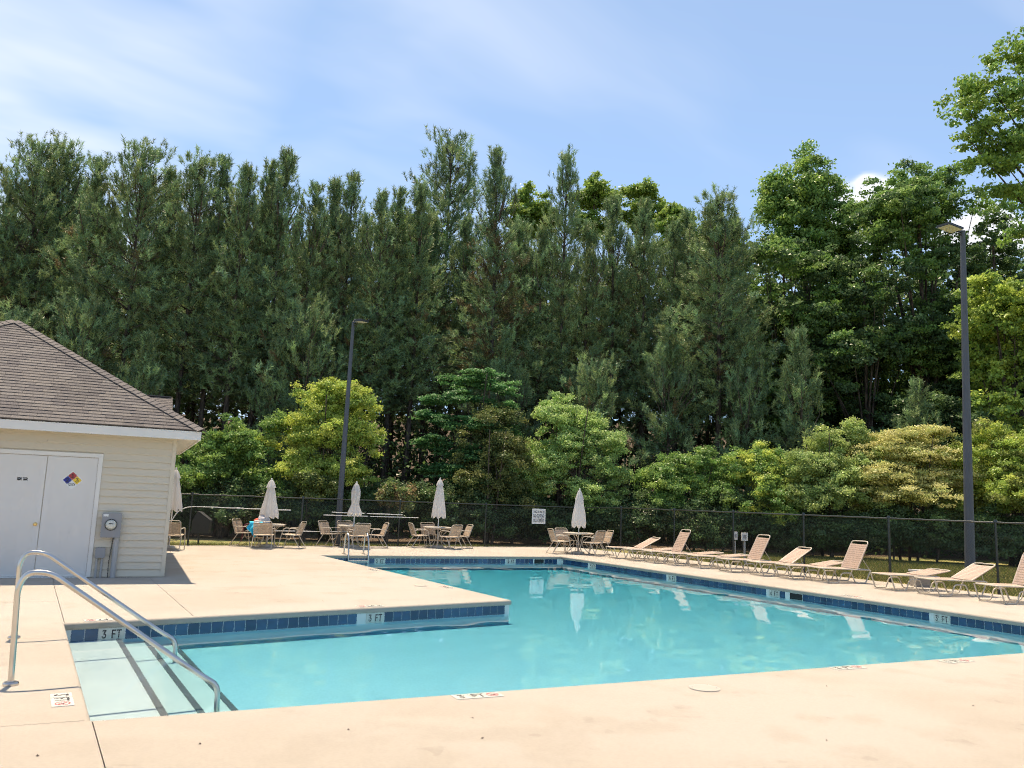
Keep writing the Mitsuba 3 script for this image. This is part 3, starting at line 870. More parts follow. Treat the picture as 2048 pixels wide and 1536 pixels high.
put('tube', tube(fillet([on_fence(1.58, .12, .09), on_fence(1.64, .66, .09), on_fence(1.80, .70, .10), on_fence(1.92, .55, .10), on_fence(1.95, .2, .09)], .12, 6), .016, 8), bsdf('hose_red', pr((.16, .03, .05), .5)), smooth=True, parent=t)

# ------------------------------------------------------------------ light poles


def light_pole(x, y, H, rb, rt, lab, yaw, tilt, size, lean=0.0):
    x0, x = x, x + lean
    t = thing('light_pole', lab, 'light pole', 'tall light poles')
    put('shaft', tube([(x0 - lean * .027, y, -.3), ((x + x0) / 2, y, H * .5), (x, y, H)], [rb, (rb + rt) / 2, rt], 20), 'pole_grey', smooth=50, parent=t)
    put('cap', lathe([(rt * 1.08, 0), (rt * 1.08, .04), (.0, .07)], 20).apply_translation((x, y, H - .01)), 'black_metal', smooth=40, parent=t)
    M = at(x, y, H - .05, yaw)
    R_ = trimesh.transformations.rotation_matrix(tilt, [0, 1, 0])
    put('arm', move(cat([cbox(.30, .07, .07, .01, (.16, 0, .04)), tube([(0, 0, -.10), (.24, 0, -.04)], .02, 8)]), M), 'black_metal', parent=t)
    k = put('lamp_head', move(move(cat([cbox(size[0], size[1], .075, .015, (size[0] / 2, 0, .035))] + [cbox(size[0] * .5, .012, .03, .003, (size[0] / 2, v, .085)) for v in np.linspace(-size[1] * .35, size[1] * .35, 5)]), R_), M @ trimesh.transformations.translation_matrix((.27, 0, .02))), 'black_metal', parent=t)
    put('lens', move(move(box(size[0] - .05, size[1] - .05, .012, (size[0] / 2, 0, -.006)), R_), M @ trimesh.transformations.translation_matrix((.27, 0, .02))), 'lamp_lens', parent=k)
    put('sensor', move(disc(.035, .08, 10, (.10, 0, .12)), M), 'conduit_grey', parent=t)


light_pole(14.5, 25.47, 11.1, .155, .078, 'grey tapered light pole with a tilted square lamp, right beyond the loungers', math.radians(206), math.radians(-4), (.72, .46), .27)
light_pole(-5.92, 28.55, 7.95, .115, .055, 'dark tapered light pole rising behind the table with the pinched umbrella', math.radians(-42), math.radians(4), (.42, .34), .06)

# ------------------------------------------------------------------ furniture
def strap_mesh(w, l, t=.005, sag=.012, n=4):
    """a strap across x, of length l along y, slightly sagging in z, ends wrapped down round the tube"""
    x = np.linspace(-w / 2, w / 2, n + 1)
    z = -sag * (1 - (2 * x / w) ** 2)
    x = np.r_[-w / 2 - .014, x, w / 2 + .014]; z = np.r_[-.012, z, -.012]
    v = []
    for a, b in zip(x, z):
        for y, zz in ((-l / 2, 0), (l / 2, 0), (l / 2, -t), (-l / 2, -t)): v.append((a, y, b + zz))
    f = []
    for i in range(len(x) - 1):
        for j in range(4):
            p, q = i * 4 + j, i * 4 + (j + 1) % 4
            f += [(p, p + 4, q + 4), (p, q + 4, q)]
    m = len(x) * 4 - 4
    f += [(0, 1, 2), (0, 2, 3), (m, m + 2, m + 1), (m, m + 3, m + 2)]
    return trimesh.Trimesh(np.array(v), np.array(f), process=False)


def build(parts):
    """(name, mesh, material, smooth) -> (name, ply dict)"""
    return [(nm, mikit.ply(m, mat, smooth=sm)) for nm, m, mat, sm in parts]


def chair_parts():
    w, q = .27, []
    R_ = .0125
    bf = [(-w, -.20, .40), (-w, -.355, .83), (w, -.355, .83), (w, -.20, .40)]
    q.append(('back_frame', tube(fillet(bf, .075, 5), R_, 8), 'frame_beige', True))
    q.append(('seat_frame', tube(fillet([(-w, -.22, .405), (-w, .25, .43), (w, .25, .43), (w, -.22, .405)], .06, 4, closed=True), R_, 8), 'frame_beige', True))
    for s in (-1, 1):
        x = s * (w + .026)
        q.append(('arm', tube(fillet([(s * w, -.265, .585), (x, -.16, .615), (x, .20, .625), (x, .34, .0)], .11, 6), R_, 8), 'frame_beige', True))
        q.append(('rear_leg', tube([(s * (w + .01), -.10, .412), (x, -.37, .0)], R_, 8), 'frame_beige', True))
    q.append(('stretcher', cat([tube([(-w - .026, -.365, .014), (w + .026, -.365, .014)], .011, 6), tube([(-w - .024, .335, .014), (w + .024, .335, .014)], .011, 6)]), 'frame_beige', True))
    q.append(('brace', tube(fillet([(-w, .12, .41), (-.12, .10, .25), (.12, .10, .25), (w, .12, .41)], .08, 4), .009, 6), 'frame_beige', True))
    st = strap_mesh(2 * w, .040)
    bdir = V(0, -.155, .43); bdir /= np.linalg.norm(bdir)
    for i in range(8):
        c = V(0, -.20, .40) + bdir * (.055 + i * .0462)
        q.append(('back_strap', move(st, frame(c + V(0, .012, .004), V(1, 0, 0), bdir, np.cross(V(1, 0, 0), bdir) * 1)), 'strap_tan', False))
    for i in range(8):
        y = -.165 + i * .0515
        q.append(('seat_strap', move(st, frame(V(0, y, .428 + .05 * (y + .2) * .5), V(1, 0, 0), V(0, 1, .05), V(0, 0, 1))), 'strap_tan', False))
    return build(q)


CH = chair_parts()


def chair(x, y, face, lab, group='strap chairs round the umbrella tables'):
    t = thing('strap_chair', lab, 'chair', group)
    for nm, d in CH: put_dict(nm, d, at(x, y, 0, face - math.pi / 2), t)
    return t


def face(p, q): return math.atan2(q[1] - p[1], q[0] - p[0])


def table(x, y, lab, r=.53):
    t = thing('round_table', lab, 'table', 'round umbrella tables on the deck')
    put('tabletop', lathe([(.03, .685), (r - .02, .685), (r, .69), (r + .004, .705), (r - .008, .722), (.03, .722), (.03, .685)], 36).apply_translation((x, y, 0)), 'table_cream', smooth=40, parent=t)
    put('frame', tube([(x + r * .93 * math.cos(a), y + r * .93 * math.sin(a), .672) for a in np.linspace(0, 2 * math.pi, 33)], .012, 6), 'frame_beige', smooth=True, parent=t)
    for i in range(4):
        a = math.pi / 4 + i * math.pi / 2 + .35
        c, s = math.cos(a), math.sin(a)
        put('leg', tube(fillet([(x + c * r * .90, y + s * r * .90, .675), (x + c * .16, y + s * .16, .42), (x + c * .16, y + s * .16, .25), (x + c * .44, y + s * .44, .0)], .12, 4), .0125, 8), 'frame_beige', smooth=True, parent=t)
    return t


def umbrella(x, y, zt, prof, vent, lab, lean=(0, 0), flute=8, depth=.13, phase=0):
    """prof: canopy radii bottom to top, as (r, z below the tip)"""
    t = thing('umbrella', lab, 'umbrella', 'closed white umbrellas')
    M = at(x, y, 0)
    M[0, 2], M[1, 2] = lean
    put('pole', move(tube([(0, 0, .02), (0, 0, zt - .03)], .019, 10), M), 'white_paint', smooth=50, parent=t)
    rows = []
    zs = np.array([p[1] for p in prof]); rr = np.array([p[0] for p in prof])
    zz = np.linspace(zs[0], zs[-1], 18)
    pr_ = np.c_[np.interp(zz, zs[::-1], rr[::-1]), zt - zz]
    c = lathe(pr_, 64, flute, depth, phase)
    v = c.vertices.reshape(18, 64, 3).copy()
    ang = np.arange(64) * 2 * np.pi / 64
    v[0, :, 2] += .045 * np.cos(flute * ang + phase + math.pi)         # scalloped hem
    nz = meshkit.fbm(v * V(7, 7, 2.5) + x, 3, 3) - .5
    v[..., :2] *= (1 + .16 * nz)[..., None]
    put('canopy', move(trimesh.Trimesh(v.reshape(-1, 3), c.faces, process=False), M), 'canvas', smooth=True, parent=t)
    vc = lathe(np.array([(r, zt - z) for r, z in vent]), 48, flute, depth * .8, phase)
    put('vent', move(vc, M), 'canvas', smooth=True, parent=t)
    put('finial', move(lathe([(.0, -.03), (.018, -.02), (.022, .01), (.03, .03), (.026, .05), (.0, .06)], 14).apply_translation((0, 0, zt)), M), 'white_paint', smooth=True, parent=t)
    put('base', lathe([(.0, .002), (.225, .002), (.23, .03), (.20, .075), (.05, .095), (.028, .11), (.028, .30), (.02, .305)], 28).apply_translation((x, y, 0)), 'table_cream', smooth=40, parent=t)
    return t


CONE = [(.215, 1.02), (.20, .95), (.165, .70), (.125, .40), (.09, .20), (.055, .05)]
WIDE = [(.275, 1.18), (.27, 1.05), (.20, .75), (.135, .42), (.095, .22), (.05, .05)]
PINCH = [(.205, 1.03), (.195, .97), (.14, .82), (.105, .68), (.125, .50), (.13, .30), (.11, .18), (.05, .05)]
VENT = [(.135, .27), (.12, .20), (.075, .06), (.03, .0)]
tb = {1: (-7.56, 25.78), 2: (-5.13, 27.25), 3: (-2.42, 28.75), 4: (2.49, 28.15)}
table(*tb[1], 'round cream table with towels heaped on it, under the widest closed umbrella')
table(*tb[2], 'round cream table under the umbrella pinched in at its middle, nearest the pool ladder')
table(*tb[3], 'round cream table right of the ladder, second from the no diving sign')
table(*tb[4], 'round cream table right of the no diving sign, next to the loungers')
umbrella(*tb[1], 2.11, WIDE, [(.150, .25), (.13, .20), (.08, .06), (.03, 0)], 'closed white umbrella flaring widest at the hem, over the towel table', (.0, 0))
umbrella(*tb[2], 2.12, PINCH, VENT, 'closed white umbrella tied in at the middle, over the table by the ladder', (.004, 0), 8, .2)
umbrella(*tb[3], 2.39, [(.24, 1.33), (.235, 1.22), (.19, .85), (.14, .50), (.10, .25), (.05, .05)], [(.125, .22), (.11, .16), (.07, .05), (.03, 0)], 'closed white umbrella in a tall straight cone left of the no diving sign', (-.006, 0), 8, .10)
umbrella(*tb[4], 2.18, [(.215, 1.26), (.235, 1.14), (.20, .85), (.15, .55), (.125, .34), (.05, .05)], [(.14, .33), (.12, .25), (.065, .06), (.03, 0)], 'closed white umbrella with a stepped cap, right of the no diving sign', (.004, 0), 8, .12)
umbrella(-9.72, 23.55, 2.27, [(.26, 1.18), (.255, 1.08), (.20, .75), (.14, .42), (.10, .22), (.05, .05)], [(.145, .25), (.13, .20), (.08, .06), (.03, 0)], 'closed white umbrella half hidden behind the corner of the pool house', (.0, 0))


def ring_chairs(n, lst):
    c = tb[n]
    for dx, dy, turn, lab in lst:
        p = (c[0] + dx, c[1] + dy)
        chair(*p, face(p, c) + math.radians(turn), lab)


ring_chairs(1, [(-.74, .12, 0, 'beige strap chair in profile left of the towel table'), (.10, -.72, 0, 'beige strap chair with its back to the pool, in front of the towel table'), (.80, -.05, 0, 'beige strap chair in profile right of the towel table')])
ring_chairs(2, [(-.74, -.05, -25, 'beige strap chair left of the pinched umbrella table, side on'), (-.32, .58, 0, 'beige strap chair behind the pinched umbrella table, facing the pool'), (.28, -.62, 12, 'beige strap chair in front of the pinched umbrella table, its back to the pool'), (.74, .20, 8, 'beige strap chair right of the pinched umbrella table')])
ring_chairs(3, [(-.62, -.28, 0, 'beige strap chair at the left of the third umbrella table'), (-.30, .52, 0, 'beige strap chair behind the third umbrella table, facing the pool'), (.46, -.52, 10, 'beige strap chair in front of the third umbrella table, its back to the pool'), (.80, .20, 10, 'beige strap chair at the right of the third umbrella table, mostly hidden')])
ring_chairs(4, [(-.66, -.22, 0, 'beige strap chair at the left of the table beside the no diving sign'), (-.36, .52, 0, 'beige strap chair behind the table beside the no diving sign'), (.44, -.52, 8, 'beige strap chair before the table next to the loungers, back to the pool'), (.80, .10, 10, 'beige strap chair right of the umbrella next to the first lounger')])
chair(-9.45, 23.05, math.radians(100), 'beige strap chair half hidden behind the corner of the pool house')

# towels and a bag left on the first table and its chair
def heap(c, r, seed, rough=.35):
    m = trimesh.creation.icosphere(3, 1.0)
    v = m.vertices
    k = 1 + rough * 2 * (meshkit.fbm(v * 1.7 + seed, 3, seed) - .5)
    v = v * k[:, None] * V(*r)
    v[:, 2] = np.maximum(v[:, 2], -r[2] * .55)
    m.vertices = v + V(*c)
    return m


tx, ty = tb[1]
for nm, c, r, col, lab in [('beach_bag', (tx - .10, ty - .18, .83), (.19, .15, .18), (.42, .42, .45), 'grey beach bag standing on the towel table'),
                           ('red_towel', (tx - .30, ty - .22, .775), (.10, .11, .11), (.62, .10, .06), 'crumpled red and orange towel on the table edge'),
                           ('white_towel', (tx - .24, ty - .34, .750), (.14, .10, .07), (.74, .72, .72), 'folded white towel on the table above the blue one')]:
    k = put(nm, heap(c, r, len(nm)), bsdf(nm + '_cloth', pr(col, .8)), smooth=True)
    labels[k] = {'label': lab, 'category': 'bag' if 'bag' in nm else 'towel'}
gx, gy = np.meshgrid(np.linspace(0, 1, 15), np.linspace(0, 1, 17))
tv = np.stack([tx - .46 + .36 * gx + .05 * np.sin(7 * gy) + .16 * (gx - .5) * (.4 - gy), ty - .37 - .22 * gy ** .5 - .035 * np.sin(gx * 15 + 3 * gy), .785 - .05 * gy - .32 * gy ** 1.25 * (1 - .25 * np.cos(gx * 5)) + .02 * np.sin(9 * gx)], -1).reshape(-1, 3)
ii, jj = np.meshgrid(np.arange(16), np.arange(14), indexing='ij')
qf = np.stack([ii * 15 + jj, ii * 15 + jj + 1, (ii + 1) * 15 + jj + 1, (ii + 1) * 15 + jj], -1).reshape(-1, 4)
tm = trimesh.Trimesh(np.vstack([tv, tv + V(0, .008, -.006)]), np.vstack([qf[:, [0, 1, 2]], qf[:, [0, 2, 3]], qf[:, [2, 1, 0]] + 255, qf[:, [3, 2, 0]] + 255]), process=False)
k = put('blue_towel', tm, bsdf('towel_blue', pr((.03, .42, .62), .85)), smooth=True)
labels[k] = {'label': 'bright blue towel hanging off the towel table over a chair arm', 'category': 'towel'}

# ---- chaise loungers
def lounger_parts(ang, back=.77, tone='strap_pink'):
    w, q = .30, []
    R_ = .0150
    HX = 1.02
    q.append(('seat_frame', tube(fillet([(.0, -w, .355), (1.42, -w, .325), (1.42, w, .325), (.0, w, .355)], .09, 5, closed=True), R_, 8), 'frame_beige', True))
    for s in (-1, 1):
        y = s * (w + .012)
        q.append(('leg', tube(fillet([(.01, y, .355), (.13, y, .014), (.43, y, .014), (.54, y, .25), (.82, y, .25), (.93, y, .014), (1.24, y, .014), (1.40, y, .325)], .055, 5), R_, 8), 'frame_beige', True))
    c, sn = math.cos(ang), math.sin(ang)
    h = V(HX, 0, .345)
    X = V(c, 0, sn)
    bp = [h + V(0, -w + .01, 0), h + X * back + V(0, -w + .01, 0), h + X * back + V(0, w - .01, 0), h + V(0, w - .01, 0)]
    q.append(('back_frame', tube(fillet(bp, .085, 5), R_, 8), 'frame_beige', True))
    if ang > .15:
        for s in (-1, 1):
            p = h + X * back * .42
            foot = 1.40 if ang > .8 else 1.36
            q.append(('prop_bar', tube([p + V(0, s * (w - .03), 0), V(foot, s * (w - .03), .335)], .008, 6), 'frame_beige', True))
    st = strap_mesh(2 * w, .049)
    for i in range(15):
        x = .10 + i * .0625
        q.append(('seat_strap', move(st, frame(V(x, 0, .368 - .021 * x), V(0, 1, 0), V(-1, 0, 0), V(0, 0, 1))), tone, False))
    nb_ = 12
    N_ = np.cross(V(0, 1, 0), -X)
    for i in range(nb_):
        p = h + X * (.035 + i * .0565) + N_ * .013 * (1 if N_[2] > 0 or N_[0] < 0 else -1)
        q.append(('back_strap', move(st, frame(p, V(0, 1, 0), -X, N_)), tone, False))
    return build(q)


LP = {a: lounger_parts(math.radians(a)) for a in (4, 9, 27, 32, 62)}
spots = [(3.59, 26.26, 27, 17, 'strap lounger with half raised back, first beside the umbrella table'),
         (4.04, 25.45, 4, 18, 'flat strap lounger second from the umbrella table, right after the half raised first one'),
         (4.52, 24.71, 62, 17, 'strap lounger with upright back, third from the umbrella table'),
         (5.02, 24.00, 4, 18, 'flat strap lounger fourth from the umbrella table, just past the first upright back'),
         (5.57, 23.24, 4, 16, 'flat strap lounger in front of the two small white posts'),
         (6.15, 22.16, 62, 17, 'strap lounger with upright back, sixth in the row, near the small white posts'),
         (6.76, 21.35, 32, 17, 'strap lounger with half raised back between two upright ones'),
         (7.26, 20.58, 9, 15, 'nearly flat strap lounger just left of the nearest fully visible upright back'),
         (7.90, 19.98, 62, 17, 'strap lounger with upright back before the grass, left of the beige block'),
         (8.87, 18.58, 9, 17, 'nearly flat strap lounger in front of the beige concrete block'),
         (9.39, 17.67, 27, 15, 'strap lounger with half raised back in front of the thick light pole'),
         (10.12, 16.56, 62, 16, 'strap lounger with upright back at the right edge of the picture')]
for x, y, a, d, lab in spots:
    t = thing('lounger', lab, 'lounger', 'strap loungers along the pool')
    M = at(x - .13, y, 0, math.radians(d)) @ trimesh.transformations.translation_matrix((0, .30, 0))
    for nm, dd in LP[a]: put_dict(nm, dd, M, t)

# ---- small things by the fence
t = thing('park_grill', 'dark grill on a post beyond the fence by the pool house', 'grill')
gxp, gyp = -10.15, 27.1
M = at(gxp, gyp, -.06, math.radians(8)); M[:3, 0] *= .66; M[:3, 1] *= .8; M[:3, 2] *= .93
gb = Polygon([(-.42, .38), (.40, .38), (.43, .78), (.40, .84), (-.10, 1.08), (-.22, 1.10), (-.42, .80)])
gm = prism(gb, -.25, .25); gm = move(gm, frame(V(0, 0, 0), V(1, 0, 0), V(0, 0, 1), V(0, -1, 0)))
put('body', move(gm, M), bsdf('grill_dark', pr((.035, .035, .035), .6)), parent=t)
lid = Polygon([(.44, .80), (.42, .86), (-.08, 1.12), (-.23, 1.135), (-.22, 1.11), (-.10, 1.09), (.40, .85)])
put('lid', move(move(prism(lid, -.26, .26), frame(V(0, 0, 0), V(1, 0, 0), V(0, 0, 1), V(0, -1, 0))), M), 'grill_dark', parent=t)
put('post', move(tube([(-.1, 0, 0), (-.1, 0, .40)], .045, 10), M), 'grill_dark', smooth=50, parent=t)
t = thing('spigot_post', 'pair of small white boxes on thin stakes behind the flat loungers', 'post')
for dx, z, w in ((-.16, .86, .12), (.14, .84, .20)):
    put('stake', tube([(7.62 + dx, 26.5, -.1), (7.62 + dx, 26.5, .70)], .022 if dx < 0 else .035, 8), 'conduit_grey', smooth=50, parent=t)
    k = put('white_box', cbox(w, .10, .26, .012, (7.62 + dx, 26.5, z)), 'white_paint', parent=t)
    put('slot', box(w * .5, .006, .12, (7.62 + dx, 26.449, z)), 'meter_grey', parent=k)
t = thing('concrete_block', 'beige concrete block under the flat lounger at the deck edge', 'block')
put('body', cbox(.36, .30, .36, .02, (10.17, 20.05, .17)), 'concrete', parent=t)
put('cap', cbox(.40, .34, .05, .01, (10.17, 20.05, .377)), 'conduit_grey', parent=t)

# ------------------------------------------------------------------ trees and shrubs
def unit(a): return a / (np.linalg.norm(a, axis=-1, keepdims=True) + 1e-12)


def leaf_mesh(c, L, W, col, rng, up=.8, fold=.25, out=None):
    """one folded diamond leaf of two triangles per centre"""
    n = len(c)
    nrm = rng.normal(size=(n, 3)); nrm[:, 2] += up
    if out is not None: nrm += out
    nrm = unit(nrm)
    a = unit(np.cross(nrm, rng.normal(size=(n, 3))))
    b = np.cross(nrm, a)
    L = np.broadcast_to(L, (n,))[:, None] * rng.uniform(.7, 1.25, (n, 1)); W = np.broadcast_to(W, (n,))[:, None] * rng.uniform(.7, 1.25, (n, 1))
    d = nrm * W * fold
    v = np.stack([c - a * L, c + b * W + d, c + a * L, c - b * W + d], 1).reshape(-1, 3)
    k = np.arange(n)[:, None] * 4
    f = np.vstack([k + [0, 1, 2], k + [0, 2, 3]])
    return v, f, np.repeat(col, 4, 0)


def crown(lobes, nclu, per, L, W, cols, rng, sig=(.26, .26, .13), up=.5, shell=.62, low=-.45):
    """leaf sprays spread over and through a set of lobes (x, y, z, rx, rz)"""
    # every lobe breaks up into smaller clumps round its surface, with gaps between them
    sub = []
    for l in np.asarray(lobes, float):
        dd = unit(rng.normal(size=(40, 3)))
        dd = dd[dd[:, 2] > low][:11]
        for e in dd:
            k = rng.uniform(.32, .55)
            q = rng.uniform(.60, .95)
            sub.append((l[0] + e[0] * l[3] * q, l[1] + e[1] * l[3] * q, l[2] + e[2] * l[4] * q, l[3] * k, max(l[4] * k, .10)))
    lobes = np.array(sub)
    w = lobes[:, 3] * (lobes[:, 3] + lobes[:, 4]) * rng.uniform(.45, 1.4, len(lobes)); w = w / w.sum()
    i = rng.choice(len(lobes), nclu, p=w)
    d = unit(rng.normal(size=(nclu * 4, 3)))
    d = d[(d[:, 2] > low) | (rng.random(len(d)) < .25)][:nclu]
    rr = shell + (1 - shell) * rng.random(nclu) ** .6
    rr[rng.random(nclu) < .10] *= rng.uniform(1.15, 1.7)
    sig = np.array(sig) * .62
    c = lobes[i, :3] + d * rr[:, None] * lobes[i][:, [3, 3, 4]]
    c = np.repeat(c, per, 0) + rng.normal(size=(nclu * per, 3)) * V(*sig)
    cols = np.asarray(cols, float)
    cc = cols[rng.integers(len(cols), size=nclu)] * rng.uniform(.8, 1.2, (nclu, 1))
    cc = np.repeat(cc, per, 0) * rng.uniform(.75, 1.25, (nclu * per, 1))
    return leaf_mesh(c, L, W, cc, rng, up, out=np.repeat(d, per, 0) * .95)


def broadleaf(name, label, x, y, lobes, nclu, per, L, W, cols, seed, cat_='tree', group=None, trunk=.16, sig=(.26, .26, .13), up=.5, stems=1, shell=.62, top=None):
    rng = np.random.default_rng(seed)
    t = thing(name, label, cat_, group)
    v, f, c = crown(lobes, nclu, per, L, W, np.asarray(cols) * 1.42, rng, sig, up, shell)
    put('crown', trimesh.Trimesh(v, f, process=False), 'leaf', parent=t, color=c)
    ms = []
    zt = max(l[2] for l in lobes)
    for s in range(stems):
        ox, oy = rng.uniform(-.35, .35, 2) * (stems > 1)
        cx, cy = np.mean([l[0] for l in lobes]) + ox * 3, np.mean([l[1] for l in lobes]) + oy * 3
        if top: cx, cy = top
        p = [V(x + ox, y + oy, -.15), V(x + (cx - x) * .25 + ox, y + (cy - y) * .25 + oy, zt * .35), V(cx, cy, zt)]
        p = fillet(p, 2.0, 5)
        ms.append(tube(p, np.linspace(trunk, trunk * .25, len(p)), 8))
        for l in lobes[:14]:
            h = rng.uniform(.25, .8); q = p[int(h * (len(p) - 1))]
            e = V(*l[:3]); m = q * .5 + e * .5 + V(0, 0, .12 * l[3])
            ms.append(tube([q, m, e], [trunk * .40, trunk * .22, trunk * .06], 5))
    put('trunk', cat(ms), 'bark', smooth=True, parent=t)
    return t


PINE_C = [(.185, .280, .132), (.212, .300, .128), (.168, .264, .140), (.240, .305, .132)]
BROWN_C = [(.17, .125, .06), (.15, .12, .06), (.13, .125, .06)]


def pine_parts(seed, H, R_, base, shape, brown=0.0, tufts=1.0, dead=True):
    """trunk and crown of a pine H tall: whorls of rising branches that carry bottlebrush shoots"""
    rng = np.random.default_rng(seed)
    ms = []
    bend = rng.uniform(-.25, .25, 2)
    axis = lambda z: np.stack([bend[0] * np.sin(z / H * 2.6), bend[1] * np.sin(z / H * 2.2 + .4) - bend[1] * .39, z], -1)
    zs = np.linspace(-.15, H * .985, 12)
    ms.append(tube(axis(zs), .012 * H * (1 - zs / H * .93) * .62 + .008, 8))
    zb = H * base
    T_p, T_d, T_c, T_s = [], [], [], []
    z = zb
    while z < H - .25:
        t = (z - zb) / (H - zb)
        if shape == 'cone': r = R_ * min(1, .55 + t * 3) * (1 - t) ** .92 + .12
        elif shape == 'round': r = R_ * min(1, .6 + t * 2) * (1 - t ** 2.4) ** .62 + .15
        else: r = R_ * (.30 + 1.1 * t if t < .62 else 1.0 * (1 - t) ** .70 * 1.9) + .10
        nb = rng.integers(4, 7)
        ph = rng.uniform(0, 6.3)
        for b in range(nb):
            if rng.random() < .10: continue
            az = ph + b * 2 * np.pi / nb + rng.uniform(-.35, .35)
            L = r * rng.uniform(.50, 1.32)
            el = math.radians(8 + 44 * t + rng.uniform(-12, 14))
            p0 = axis(np.array(z + rng.uniform(-.1, .1)))
            dirn = V(math.cos(az) * math.cos(el), math.sin(az) * math.cos(el), math.sin(el))
            s = np.linspace(0, 1, 4)[:, None]
            path = p0 + dirn * L * s + Z3 * L * .22 * s ** 2
            ms.append(tube(path, np.linspace(.008 + .012 * L, .005, 4), 4, cap=False))
            nc = max(2, int(L * 2.7 * tufts + rng.random()))
            u = np.linspace(.34, 1.0, nc) + rng.uniform(-.08, .04, nc)
            lat = V(-math.sin(az), math.cos(az), 0)
            c = p0 + dirn * L * u[:, None] + Z3 * L * .22 * u[:, None] ** 2 + lat * rng.normal(size=(nc, 1)) * (.26 * L * (1.1 - u[:, None]) + .04)
            tone = np.array(PINE_C)[rng.integers(4, size=nc)] * rng.uniform(.60, 1.5, (nc, 1))
            if brown:
                m = rng.random(nc) < brown * (1.25 - u) * max(0, 1.15 - abs(t - .40) * 2.6)
                tone[m] = np.array(BROWN_C)[rng.integers(3, size=m.sum())] * rng.uniform(.7, 1.2, (m.sum(), 1))
            ns = 4
            k = nc * ns
            c = np.repeat(c, ns, 0) + rng.normal(size=(k, 3)) * V(.12, .12, .09)
            d = dirn * .5 + Z3 * (.55 + .7 * t) + rng.normal(size=(k, 3)) * V(.5, .5, .3) * (1.1 - .7 * t)
            T_p.append(c); T_d.append(unit(d)); T_s.append(rng.uniform(.75, 1.3, k))
            T_c.append(np.repeat(tone, ns, 0) * rng.uniform(.8, 1.2, (k, 1)))
        z += rng.uniform(.34, .52)
    # leading shoots
    spires = [(0, 0, H, 1.5)]
    for q in range(9 if shape == 'cone' else 5 if shape == 'round' else 2):
        a, o = rng.uniform(0, 6.3), rng.uniform(.25, .62) * R_
        spires.append((o * math.cos(a), o * math.sin(a), H - o * (1.9 if shape == 'cone' else .8) - rng.uniform(0, .7), rng.uniform(.7, 1.2)))
    for ox, oy, zt, ln in spires:
        m = int(13 * ln)
        b = np.linspace(0, 1, m)
        c = axis(zt - .12 - b * ln) + V(ox, oy, 0) + rng.normal(size=(m, 3)) * V(.07, .07, .02) * (.4 + b[:, None])
        T_p.append(c); T_d.append(unit(rng.normal(size=(m, 3)) * V(.20, .20, .05) + Z3)); T_s.append(rng.uniform(.75, 1.05, m) * (.7 + .4 * b)); T_c.append(np.repeat(np.array(PINE_C)[rng.integers(4, size=1)] * rng.uniform(.8, 1.2), m, 0))
        ms.append(tube([axis(np.array(zt - 1.9)) + V(ox, oy, 0) * .45, axis(np.array(zt - ln)) + V(ox, oy, 0), axis(np.array(zt - .05)) + V(ox, oy, 0)], [.03, .02, .008], 4, cap=False))
    if dead:
        for q in range(26):
            zz = rng.uniform(.12, base + .08) * H; az = rng.uniform(0, 6.3); p0 = axis(np.array(zz)); L = rng.uniform(.4, 1.5)
            e = p0 + V(math.cos(az), math.sin(az), rng.uniform(-.1, .4)) * L
            ms.append(tube([p0, (p0 + e) / 2 + Z3 * .06, e], [.014, .009, .004], 3, cap=False))
    p, d, s, c = np.vstack(T_p), np.vstack(T_d), np.hstack(T_s), np.vstack(T_c)
    K = 28
    n = len(p)
    P_, D_, S_, C_ = (np.repeat(a, K, 0) for a in (p, d, s, c))
    x = unit(np.cross(D_, rng.normal(size=D_.shape)))
    along = rng.uniform(-.05, .30, (n * K, 1)) * S_[:, None]
    sp = rng.uniform(.35, 1.15, (n * K, 1))
    nd = unit(D_ * np.cos(sp) + x * np.sin(sp))
    b0 = P_ + D_ * along
    side_ = unit(np.cross(nd, rng.normal(size=nd.shape)))
    L = rng.uniform(.13, .20, (n * K, 1)) * S_[:, None]
    W = .0125 * S_[:, None]
    v = np.stack([b0 - side_ * W, b0 + side_ * W, b0 + nd * L], 1).reshape(-1, 3)
    f = np.arange(len(v)).reshape(-1, 3)
    col = np.repeat(C_ * rng.uniform(.8, 1.2, (n * K, 1)), 3, 0)
    print('pine', seed, len(f))
    tr = mikit.ply(cat(ms), 'bark', smooth=True)
    cr = mikit.ply(trimesh.Trimesh(v, f, process=False), 'needle', color=col)
    return [('trunk', tr), ('crown', cr)], H


PV = [pine_parts(101, 18, 1.75, .36, 'cone', .06), pine_parts(102, 18, 1.95, .33, 'cone', .14), pine_parts(103, 18, 2.1, .46, 'round', .08), pine_parts(104, 18, 1.9, .36, 'round', .05),
      pine_parts(105, 21, 1.15, .36, 'spire', .05), pine_parts(106, 20, 2.15, .30, 'cone', .75)]
PY = [pine_parts(111, 9, 1.9, .10, 'cone', .06, dead=False), pine_parts(112, 9, 2.1, .14, 'round', .16, dead=False), pine_parts(113, 9, 1.7, .08, 'cone', .03, dead=False)]
rp = np.random.default_rng(77)


def pine(var, x, y, h, label, group=None, name='pine_tree', wide=1.0):
    parts, H = var
    t = thing(name, label, 'tree', group)
    s = h * .955 / H
    M = at(x, y, -.05, rp.uniform(0, 6.28), s)
    M[:3, :2] *= wide
    for nm, d in parts: put_dict(nm, d, M, t)
    return t


